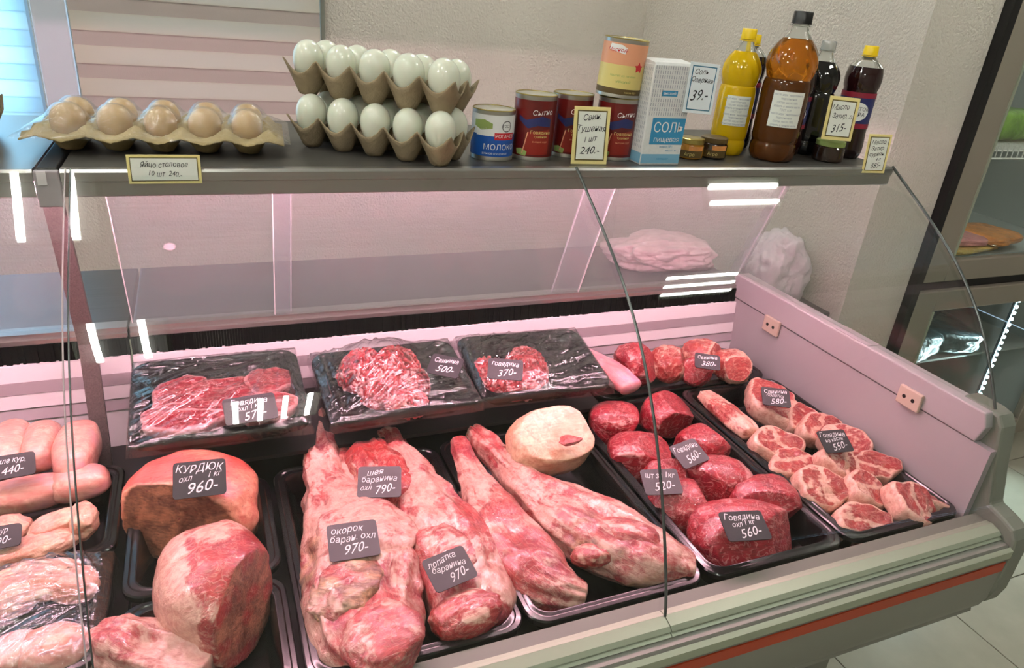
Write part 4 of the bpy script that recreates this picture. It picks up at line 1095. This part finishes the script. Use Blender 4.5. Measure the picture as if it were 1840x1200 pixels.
# --- film wrapped trays: beef slices and mince
def in_tray(t, x, y, z): return tuple(Matrix.Translation(t.location) @ t.rotation_euler.to_matrix().to_4x4() @ Vector((x, y, z)))
for k, (x, y, rx, ry, yw, lab) in enumerate(((-.070, .030, .066, .050, 10, 'beef slice at the far side of the left wrapped tray'), (.020, .020, .074, .044, -6, 'beef slice in the middle of the left wrapped tray'),
                                            (.090, .035, .050, .040, 24, 'beef slice in the far right corner of the left wrapped tray'), (-.055, -.050, .082, .046, 4, 'broad beef slice at the near left of the wrapped tray'), (.075, -.055, .060, .044, 0, 'beef slice under the tag in the left wrapped tray'))):
    steak('beef_slice', lab, 'meat', in_tray(tr1, x, y, -.024 + .004 * k), (rx, ry), .028, 'beef', yw, 10, 0, seed=130 + k, floor=None, group='beef slices under film', fat0=.30, seam=k % 2)

def mince(t, spots, lab, seed, n):
    r = random.Random(seed); M4 = Matrix.Translation(t.location) @ t.rotation_euler.to_matrix().to_4x4()
    c = M4 @ Vector((spots[0][0], spots[0][1], -.04)); root = thing('mince_heap', lab, 'mince', tuple(c))
    for i, (x, y, rx, ry, h) in enumerate(spots):
        p = M4 @ Vector((x, y, -.034))
        blob('mound', '', '', tuple(p), (rx * .90, ry * .90, h * .90), 'mince', planes=[((0, 0, -1), .05)], tilt=10, seed=seed + i, amp=.10, fine=.10, freq=2.4, floor=None, sub=4, parent=root, fat0=.45)
    mb = MB(); L = root.location; fats = []
    for _ in range(n):
        x, y, rx, ry, h = spots[r.randrange(len(spots))]
        a = r.uniform(0, 2 * math.pi); el = math.asin(r.uniform(.05, 1)); d = r.uniform(0, 2 * math.pi); pts = []
        for s in range(6):
            aa = a + math.cos(d) * (s - 2.5) * .10; ee = max(.02, el + math.sin(d) * (s - 2.5) * .10); d += r.uniform(-.5, .5)
            k = 1 + r.uniform(-.03, .09)
            q = M4 @ Vector((x + rx * k * math.cos(ee) * math.cos(aa), y + ry * k * math.cos(ee) * math.sin(aa), -.034 + h * k * math.sin(ee))); pts.append(q - L)
        mb.tube(pts, r.uniform(.0024, .0036), 6); fats += [r.choice((.25, .40, .5, .80))] * (len(mb.v) - len(fats))
    me = mb.mesh('strands', 180); attrs(me, fats, [(v[0], v[1], v[2]) for v in mb.v]); o = put('strands', me, 'mince', root); o['kind'] = 'stuff'
mince(tr2, [(-.055, .050, .052, .046, .072), (.012, .045, .056, .050, .070), (-.015, -.010, .058, .050, .058), (.010, -.058, .045, .034, .040), (.035, .000, .040, .040, .052)], 'big heap of bright red mince under film', 300, 700)
mince(tr3, [(-.105, -.018, .040, .062, .048), (-.010, .005, .046, .060, .052), (-.055, -.055, .048, .036, .034)], 'smaller heap of mince with a 370 tag under film', 320, 420)
film_over(tr1, .316, .248, [(-.05, 0, .09, .016), (.06, -.02, .09, .014)], 2, (.75, .8))
film_over(tr2, .316, .230, [(-.025, .035, .085, .052), (.005, -.03, .07, .032)], 5, (-.8, -1))
film_over(tr3, .312, .228, [(-.06, -.01, .085, .030)], 8, (-1, -1))

# --- poultry in the neighbouring counter
for k, (c, r_, yw, lab) in enumerate((((-0.3630,1.3375,0.7000), (.036, .066, .034), 4, 'chicken fillet at the left picture edge'), ((-0.3115,1.3207,0.7020), (.034, .066, .036), 2, 'chicken fillet in the middle of the upper left row'),
                                       ((-0.2518,1.2818,0.7050), (.038, .074, .040), -4, 'chicken fillet at the right end of the upper left row'),
                                       ((-0.3196,1.2089,0.6800), (.075, .030, .028), 6, 'chicken fillet lying crosswise in front of the fillet row'), ((-0.2447,1.2124,0.6820), (.050, .030, .030), 8, 'short chicken fillet beside the counter divider'))):
    blob('chicken_fillet', lab, 'chicken', (c[0] - .006, c[1], c[2]), r_, 'chicken', yaw=yw, seed=150 + k, amp=.10, fine=.015, sq=2.5, floor=.612, group='chicken fillets')
for k, (c, r_, yw, lab) in enumerate((((-0.2569,1.0963,0.6900), (.048, .024, .024), 24, 'chicken wing lying highest in the wrapped tray'), ((-0.2253,1.0941,0.6900), (.022, .034, .024), 0, 'chicken wing tip beside the film edge of the left tray'),
                                       ((-0.2899,1.0574,0.6800), (.062, .026, .022), 18, 'chicken piece across the middle of the wrapped left tray'), ((-0.2688,0.9832,0.6800), (.058, .034, .026), -8, 'skinned chicken piece near the front of the wrapped left tray'),
                                       ((-0.3351,1.1176,0.6800), (.034, .028, .022), 0, 'chicken piece cut by the left picture edge in the wrapped tray'), ((-0.3058,0.9661,0.6800), (.040, .034, .026), 30, 'chicken back with yellowish fat at the lower left'), ((-0.2277,0.9631,0.6760), (.030, .034, .024), 60, 'knobbly chicken piece at the film edge of the left tray'))):
    blob('chicken_piece', lab, 'chicken', (c[0] - .006, c[1], c[2]), r_, 'chicken skin', yaw=yw, seed=170 + k, amp=.20, fine=.07, sq=2.2, floor=.616, group='chicken pieces under film')
for k, (c, r_, lab) in enumerate((((-0.2432,0.8474,0.6650), (.046, .036, .036), 'rounded chicken thigh at the bottom left corner'), ((-0.2937,0.8589,0.6600), (.040, .036, .032), 'chicken thigh touching the bottom left picture corner'))):
    blob('chicken_thigh', lab, 'chicken', c, r_, 'chicken', yaw=20 * k, seed=190 + k, amp=.12, floor=.60)
film_over(tl2, .236, .217, [(.03, .05, .09, .034), (.02, -.03, .10, .030)], 11, (1, .2), .004)

# ---------------------------------------------------------------- chalk price tags
def chalk_tag(p, w, h, yaw, tilt, lines, lab, pale=False, roll=0):
    c = thing('price_tag', lab, 'price tag', p, (math.radians(tilt), math.radians(roll), math.radians(yaw)))
    lpart(c, 'plate', MB().prismz([(x, y) for x, y, _ in rrect(w, h, .006, 0, 4)], 0, .002), 'chalk tag pale' if pale else 'chalk tag')
    lpart(c, 'lettering', lettering([(t, x * w, y * h, s * h, q) for t, x, y, s, q in lines], .0026, True), 'chalk')
def L3(a, b, n): return [(a, 0, .28, .30, .85), (b, -.02, .06, .24, .85), (n, .08, -.24, .42, .95)]
def L2(a, n): return [(a, 0, .24, .32, .8), (n, .06, -.18, .46, .95)]
chalk_tag((-0.0510,1.0528,0.7680), .080, .060, -4, 38, [('КУРДЮК', 0, .28, .30, .9), ('охл', -.26, .02, .22, .9), ('1 кг', .28, .08, .22, .9), ('960-', .06, -.24, .44, 1)], 'black chalk tag reading 960 on the rear pork knuckle')
chalk_tag((0.2381,1.0255,0.7220), .076, .058, -14, 30, [('шея', -.1, .30, .26, 1), ('баранина', 0, .08, .26, .9), ('охл', -.30, -.20, .22, .9), ('790-', .14, -.24, .38, .9)], 'grey chalk tag reading 790 on the lamb neck', True)
chalk_tag((0.1653,0.8881,0.7240), .078, .062, -4, 22, [('окорок', -.1, .30, .26, .9), ('баран. охл', 0, .06, .25, .9), ('970-', .04, -.24, .38, .9)], 'grey chalk tag reading 970 on the large lamb leg', True)
chalk_tag((0.2955,0.7958,0.7130), .074, .056, 13, 22, [('лопатка', -.08, .30, .26, .9), ('баранина', 0, .06, .25, .9), ('970-', .14, -.24, .38, .9)], 'grey chalk tag reading 970 on the lamb shoulder', True)
chalk_tag((-0.3404,1.1998,0.7450), .072, .040, 4, 40, L2('филе кур.', '440-'), 'black chalk tag reading 440 on the chicken fillets')
chalk_tag((0.0398,1.2114,0.7920), .092, .056, 4, 28, L3('Говядина', 'охл 1 кг', '570-'), 'black chalk tag reading 570 under the film of the beef slices')
chalk_tag((0.4345,1.2763,0.8000), .070, .050, -38, 30, L2('Свинина', '500-'), 'black chalk tag reading 500 beside the big mince heap')
chalk_tag((0.5433,1.2075,0.8150), .074, .050, -22, 30, L2('говядина', '370-'), 'black chalk tag reading 370 on the smaller mince heap')
chalk_tag((1.1064,1.2507,0.7450), .062, .046, -30, 26, L2('Свинина', '380-'), 'black chalk tag reading 380 on the back right pieces')
chalk_tag((0.8621,0.9671,0.7080), .074, .056, 12, 22, L2('Говядина', '560-'), 'grey chalk tag reading 560 on the far beef chunks', True)
chalk_tag((0.7572,0.9072,0.7020), .076, .054, -12, 24, L2('шт за 1кг', '520-'), 'grey chalk tag reading 520 beside the glass seam', True)
chalk_tag((0.8198,0.7406,0.7160), .082, .058, -12, 18, L3('Говядина', 'охл 1 кг', '560-'), 'black chalk tag on the largest beef chunk by the glass')
chalk_tag((1.2012,1.1005,0.7160), .066, .052, -28, 26, L3('Свинина', 'лопатка', '580-'), 'black chalk tag reading 580 on the far roast slice')
chalk_tag((1.2047,0.9155,0.7120), .070, .054, -8, 26, L3('Говядина', 'на кости', '550-'), 'black chalk tag reading 550 on the stewing slices')
chalk_tag((-0.3312,1.0545,0.7150), .05, .036, 0, 30, L2('кур', '90-'), 'black chalk tag cut by the left edge on the wrapped chicken pieces')

# ---------------------------------------------------------------- staff side: bags on the worktop
import bmesh
def crumpled_bag(loc, rad, lab, m, seed, name='plastic_bag'):
    d, F = ico(5)
    k = (np.abs(d) ** 2.4).sum(1) ** (-1 / 2.4); U = d * k[:, None]
    U = U * (1 + .20 * fbm(U, 1.3, seed, 2) - .22 * np.abs(fbm(U, 3.4, seed + 3, 4)))[:, None]
    A = U * np.array(rad); A[:, 2] = np.maximum(A[:, 2], -rad[2] * .8); A[:, 2] -= A[:, 2].min()
    me = bpy.data.meshes.new(name); me.from_pydata(A.tolist(), [], F); me.update(); fix(me); me.shade_smooth()
    return tag(put(name, me, m, None, loc), lab, 'bag')
crumpled_bag((1.635, 1.64, .701), (.105, .085, .135), 'crumpled clear plastic bag behind the end glass', 'bag film', 4)
st = thing('side_stand', 'low steel stand behind the end panel carrying the clear bag', 'stand', (1.63, 1.64, 0))
part(st, 'top', MB().box(1.46, 1.795, 1.525, 1.75, .68, .70), 'steel dark', bevel=.003)
for x in (1.475, 1.78):
    for y in (1.54, 1.735): part(st, 'leg', MB().tube([(x, y, 0), (x, y, .68)], .012, 10), 'steel', 60)
crumpled_bag((1.24, 1.70, .829), (.18, .11, .050), 'long pale wrapped package on the worktop behind the sliding doors', 'package pale', 9, 'wrapped_package')

# ---------------------------------------------------------------- upright refrigerators on the right
def refrigerator():
    T = thing('upright_refrigerator', 'grey upright refrigerator with two glass doors at the right edge', 'refrigerator', (2.55, 1.75, 0))
    X0, X1, Y0, Y1 = 2.075, 3.05, 1.504, 2.15
    ZM = .785
    part(T, 'carcass', MB().box(X0, X0 + .03, Y0 + .03, Y1, .06, 2.1).box(X1 - .03, X1, Y0 + .03, Y1, .06, 2.1).box(X0, X1, Y1 - .03, Y1, .06, 2.1)
         .box(X0, X1, Y0 + .03, Y1, 2.07, 2.1).box(X0, X1, Y0 + .03, Y1, .06, .10), 'fridge inside')
    part(T, 'side_gasket', MB().box(X0 - .003, X0 + .026, Y0 - .032, Y0 + .12, .05, 2.1), 'black')
    part(T, 'divider', MB().box(X0 + .03, X1, Y0 - .01, Y0 + .03, ZM - .022, ZM + .012), 'black')
    for z0, z1 in ((ZM + .012, 2.08), (.08, ZM - .022)):
        a, b = X0 + .028, X1; f = .098; ft = .073
        D = part(T, 'door', MB().box(a, a + f, Y0 - .03, Y0, z0, z1).box(b - f, b, Y0 - .03, Y0, z0, z1).box(a + f, b - f, Y0 - .03, Y0, z0, z0 + ft).box(a + f, b - f, Y0 - .03, Y0, z1 - ft, z1), 'fridge grey', bevel=.004)
        for nm, q, m in (('door_glass', MB().box(a + f, b - f, Y0 - .018, Y0 - .014, z0 + ft, z1 - ft), 'glass'), ('door_bead', MB().box(a + f - .004, a + f + .004, Y0 - .034, Y0 - .03, z0 + ft, z1 - ft), 'aluminium')):
            q.v = [(u - T.location[0], v - T.location[1], w) for u, v, w in q.v]; put(nm, q.mesh(nm), m, D)
    for z in (1.21, 1.62):
        mb = MB()
        for k in range(34): mb.tube([(X0 + .05 + k * .0265, Y0 + .05, z), (X0 + .05 + k * .0265, Y1 - .05, z)], .0022, 5)
        for y in (Y0 + .05, Y0 + .055, Y1 - .05): mb.tube([(X0 + .035, y, z - .004), (X1 - .035, y, z - .004)], .003, 6)
        mb.tube([(X0 + .035, Y0 + .045, z - .028), (X1 - .035, Y0 + .045, z - .028)], .003, 6)
        for k in range(34): mb.tube([(X0 + .05 + k * .0265, Y0 + .045, z - .03), (X0 + .05 + k * .0265, Y0 + .045, z + .012)], .0022, 5)
        part(T, 'wire_shelf', mb, 'wire white', 60)
    part(T, 'floor_shelf', MB().box(X0 + .03, X1 - .03, Y0 + .04, Y1 - .04, ZM + .06, ZM + .07), 'fridge inside')
    part(T, 'lower_shelf', MB().box(X0 + .03, X1 - .03, Y0 + .06, Y1 - .04, .43, .438), 'fridge inside')
    led = part(T, 'led_strip', MB().box(2.70, 2.715, Y0 + .012, Y0 + .024, .10, .70), 'cling pack')
    me = MB().lathe([(.0, 0), (.006, 0), (.006, .004), (0, .005)], 10).mesh('led', 60); me.materials.append(MATS['led white'])
    for k in range(24): put('led', me, None, led, (2.7075 - T.location[0], Y0 + .011 - T.location[1], .11 + k * .0245), (math.pi / 2, 0, 0))
    L = bpy.data.lights.new('fridge_lamp', 'AREA'); L.shape = 'RECTANGLE'; L.size = .04; L.size_y = .6; L.energy = 9.0; L.color = (.72, .95, 1.0)
    o = bpy.data.objects.new('fridge_lamp', L); COL.objects.link(o); o.location = (2.69, Y0 + .02, .42); o.rotation_euler = (math.pi / 2, 0, math.radians(150))
    L = bpy.data.lights.new('fridge_lamp', 'AREA'); L.shape = 'RECTANGLE'; L.size = .8; L.size_y = .05; L.energy = 2.5; L.color = (1.0, .95, .85)
    o = bpy.data.objects.new('fridge_lamp', L); COL.objects.link(o); o.location = (2.57, Y0 + .08, 2.05)
refrigerator()
def packet(loc, size, m, lab, seed, rot=0, tilt=0, grp=None):
    d, F = ico(4); k = (np.abs(d) ** 5).sum(1) ** (-1 / 5.); U = d * k[:, None]
    U = U * (1 + .07 * fbm(U, 2.2, seed, 3))[:, None]; A = U * np.array(size) * .5; A[:, 2] -= A[:, 2].min()
    me = bpy.data.meshes.new('packet'); me.from_pydata(A.tolist(), [], F); me.update(); fix(me); me.shade_smooth()
    return tag(put('food_packet', me, m, None, loc, (math.radians(tilt), 0, math.radians(rot))), lab, 'packet', grp)
zf = .857
packet((2.42, 1.65, zf), (.30, .22, .022), 'wrapped yellow', 'flat yellowish packet lying at the bottom of the upper refrigerator', 1, 8)
packet((2.39, 1.63, zf + .022), (.20, .16, .030), 'wrapped pink', 'pale pink packet lying on the yellowish packet in the refrigerator', 2, -10)
packet((2.57, 1.63, zf + .022), (.22, .18, .034), 'wrapped orange', 'orange red packet beside the pink one in the refrigerator', 3, 14)
packet((2.44, 1.79, zf), (.22, .12, .12), 'wrapped pink', 'plump pink sausage packet at the back of the refrigerator', 4, 0)
packet((2.41, 1.87, zf), (.07, .03, .20), 'wrapped pink', 'small upright pink packet leaning in the refrigerator', 5, 0)
packet((2.57, 1.75, 1.214), (.30, .20, .10), 'wrapped green', 'green packet on the wire shelf of the refrigerator', 6, 0)
packet((2.55, 1.75, 1.624), (.34, .24, .12), 'wrapped green', 'green packet on the top wire shelf of the refrigerator', 7, 0)
for k, (x, y, z, sx, sy, sz, r, lab) in enumerate(((2.34, 1.66, .440, .26, .24, .10, 10, 'dark film wrapped pack, left on the lower refrigerator shelf'), (2.58, 1.68, .440, .22, .26, .09, -14, 'dark film wrapped pack, right on the lower refrigerator shelf'), (2.42, 1.74, .545, .30, .22, .09, 20, 'glossy wrapped pack stacked on top in the lower refrigerator'),
                                                  (2.40, 1.70, .102, .34, .26, .12, 5, 'large dark wrapped pack at the floor of the lower refrigerator'))):
    packet((x, y, z), (sx, sy, sz), 'cling pack', lab, 10 + k, r)

# ---------------------------------------------------------------- ceiling lamps
def ceiling_lamp(x, y, sx, sy, n, along, lab):
    T = thing('ceiling_lamp', lab, 'ceiling lamp', (x, y, CEIL))
    part(T, 'housing', MB().box(x - sx / 2, x + sx / 2, y - sy / 2, y + sy / 2, CEIL - .012, CEIL - .001), 'ceiling white')
    for a in (-1, 1):
        part(T, 'frame', MB().box(x + a * sx / 2 - .008, x + a * sx / 2 + .008, y - sy / 2 - .008, y + sy / 2 + .008, CEIL - .03, CEIL), 'aluminium')
        part(T, 'frame', MB().box(x - sx / 2, x + sx / 2, y + a * sy / 2 - .008, y + a * sy / 2 + .008, CEIL - .03, CEIL), 'aluminium')
    for k in range(n):
        q = (k + .5) / n - .5
        if along == 'x': a, b = (x - sx / 2 + .02, y + q * sy, CEIL - .028), (x + sx / 2 - .02, y + q * sy, CEIL - .028)
        else: a, b = (x + q * sx, y - sy / 2 + .02, CEIL - .028), (x + q * sx, y + sy / 2 - .02, CEIL - .028)
        part(T, 'tube', MB().tube([a, b], .012, 8), 'tube dim' if x > 2.2 else 'tube white', 60)
LAMPS = [(2.28, 1.33, .42, .18, 2, 'x', 'two tube ceiling lamp in front of the refrigerator'),
         (2.05, .47, .42, .34, 3, 'x', 'three tube ceiling lamp over the aisle by the counter end'),
         (-.47, 1.32, .30, .30, 2, 'y', 'two tube ceiling lamp above the shelf at the left'),
         (-.315, .33, .30, .46, 2, 'y', 'two tube ceiling lamp over the seam of the counters'),
         (.19, -.90, .42, .46, 4, 'y', 'four tube ceiling lamp behind the camera'),
         (-2.0, .2, .46, .46, 4, 'y', 'added unseen four tube ceiling lamp in the aisle to the left'),  # added to raise the room light, out of the panes' reflections
         (-2.0, -2.2, .46, .46, 4, 'y', 'added unseen four tube ceiling lamp at the far back left'),  # another unseen lamp, added only for ambient light
         (-1.3, 2.2, .46, .30, 3, 'x', 'added unseen three tube ceiling lamp over the left staff side'),  # added for ambient light where the shelf hides its reflection
         (1.1, 2.2, .46, .30, 3, 'x', 'added unseen three tube ceiling lamp over the right staff side')]  # unseen too, added to brighten the room from the staff side
for l in LAMPS: ceiling_lamp(*l)
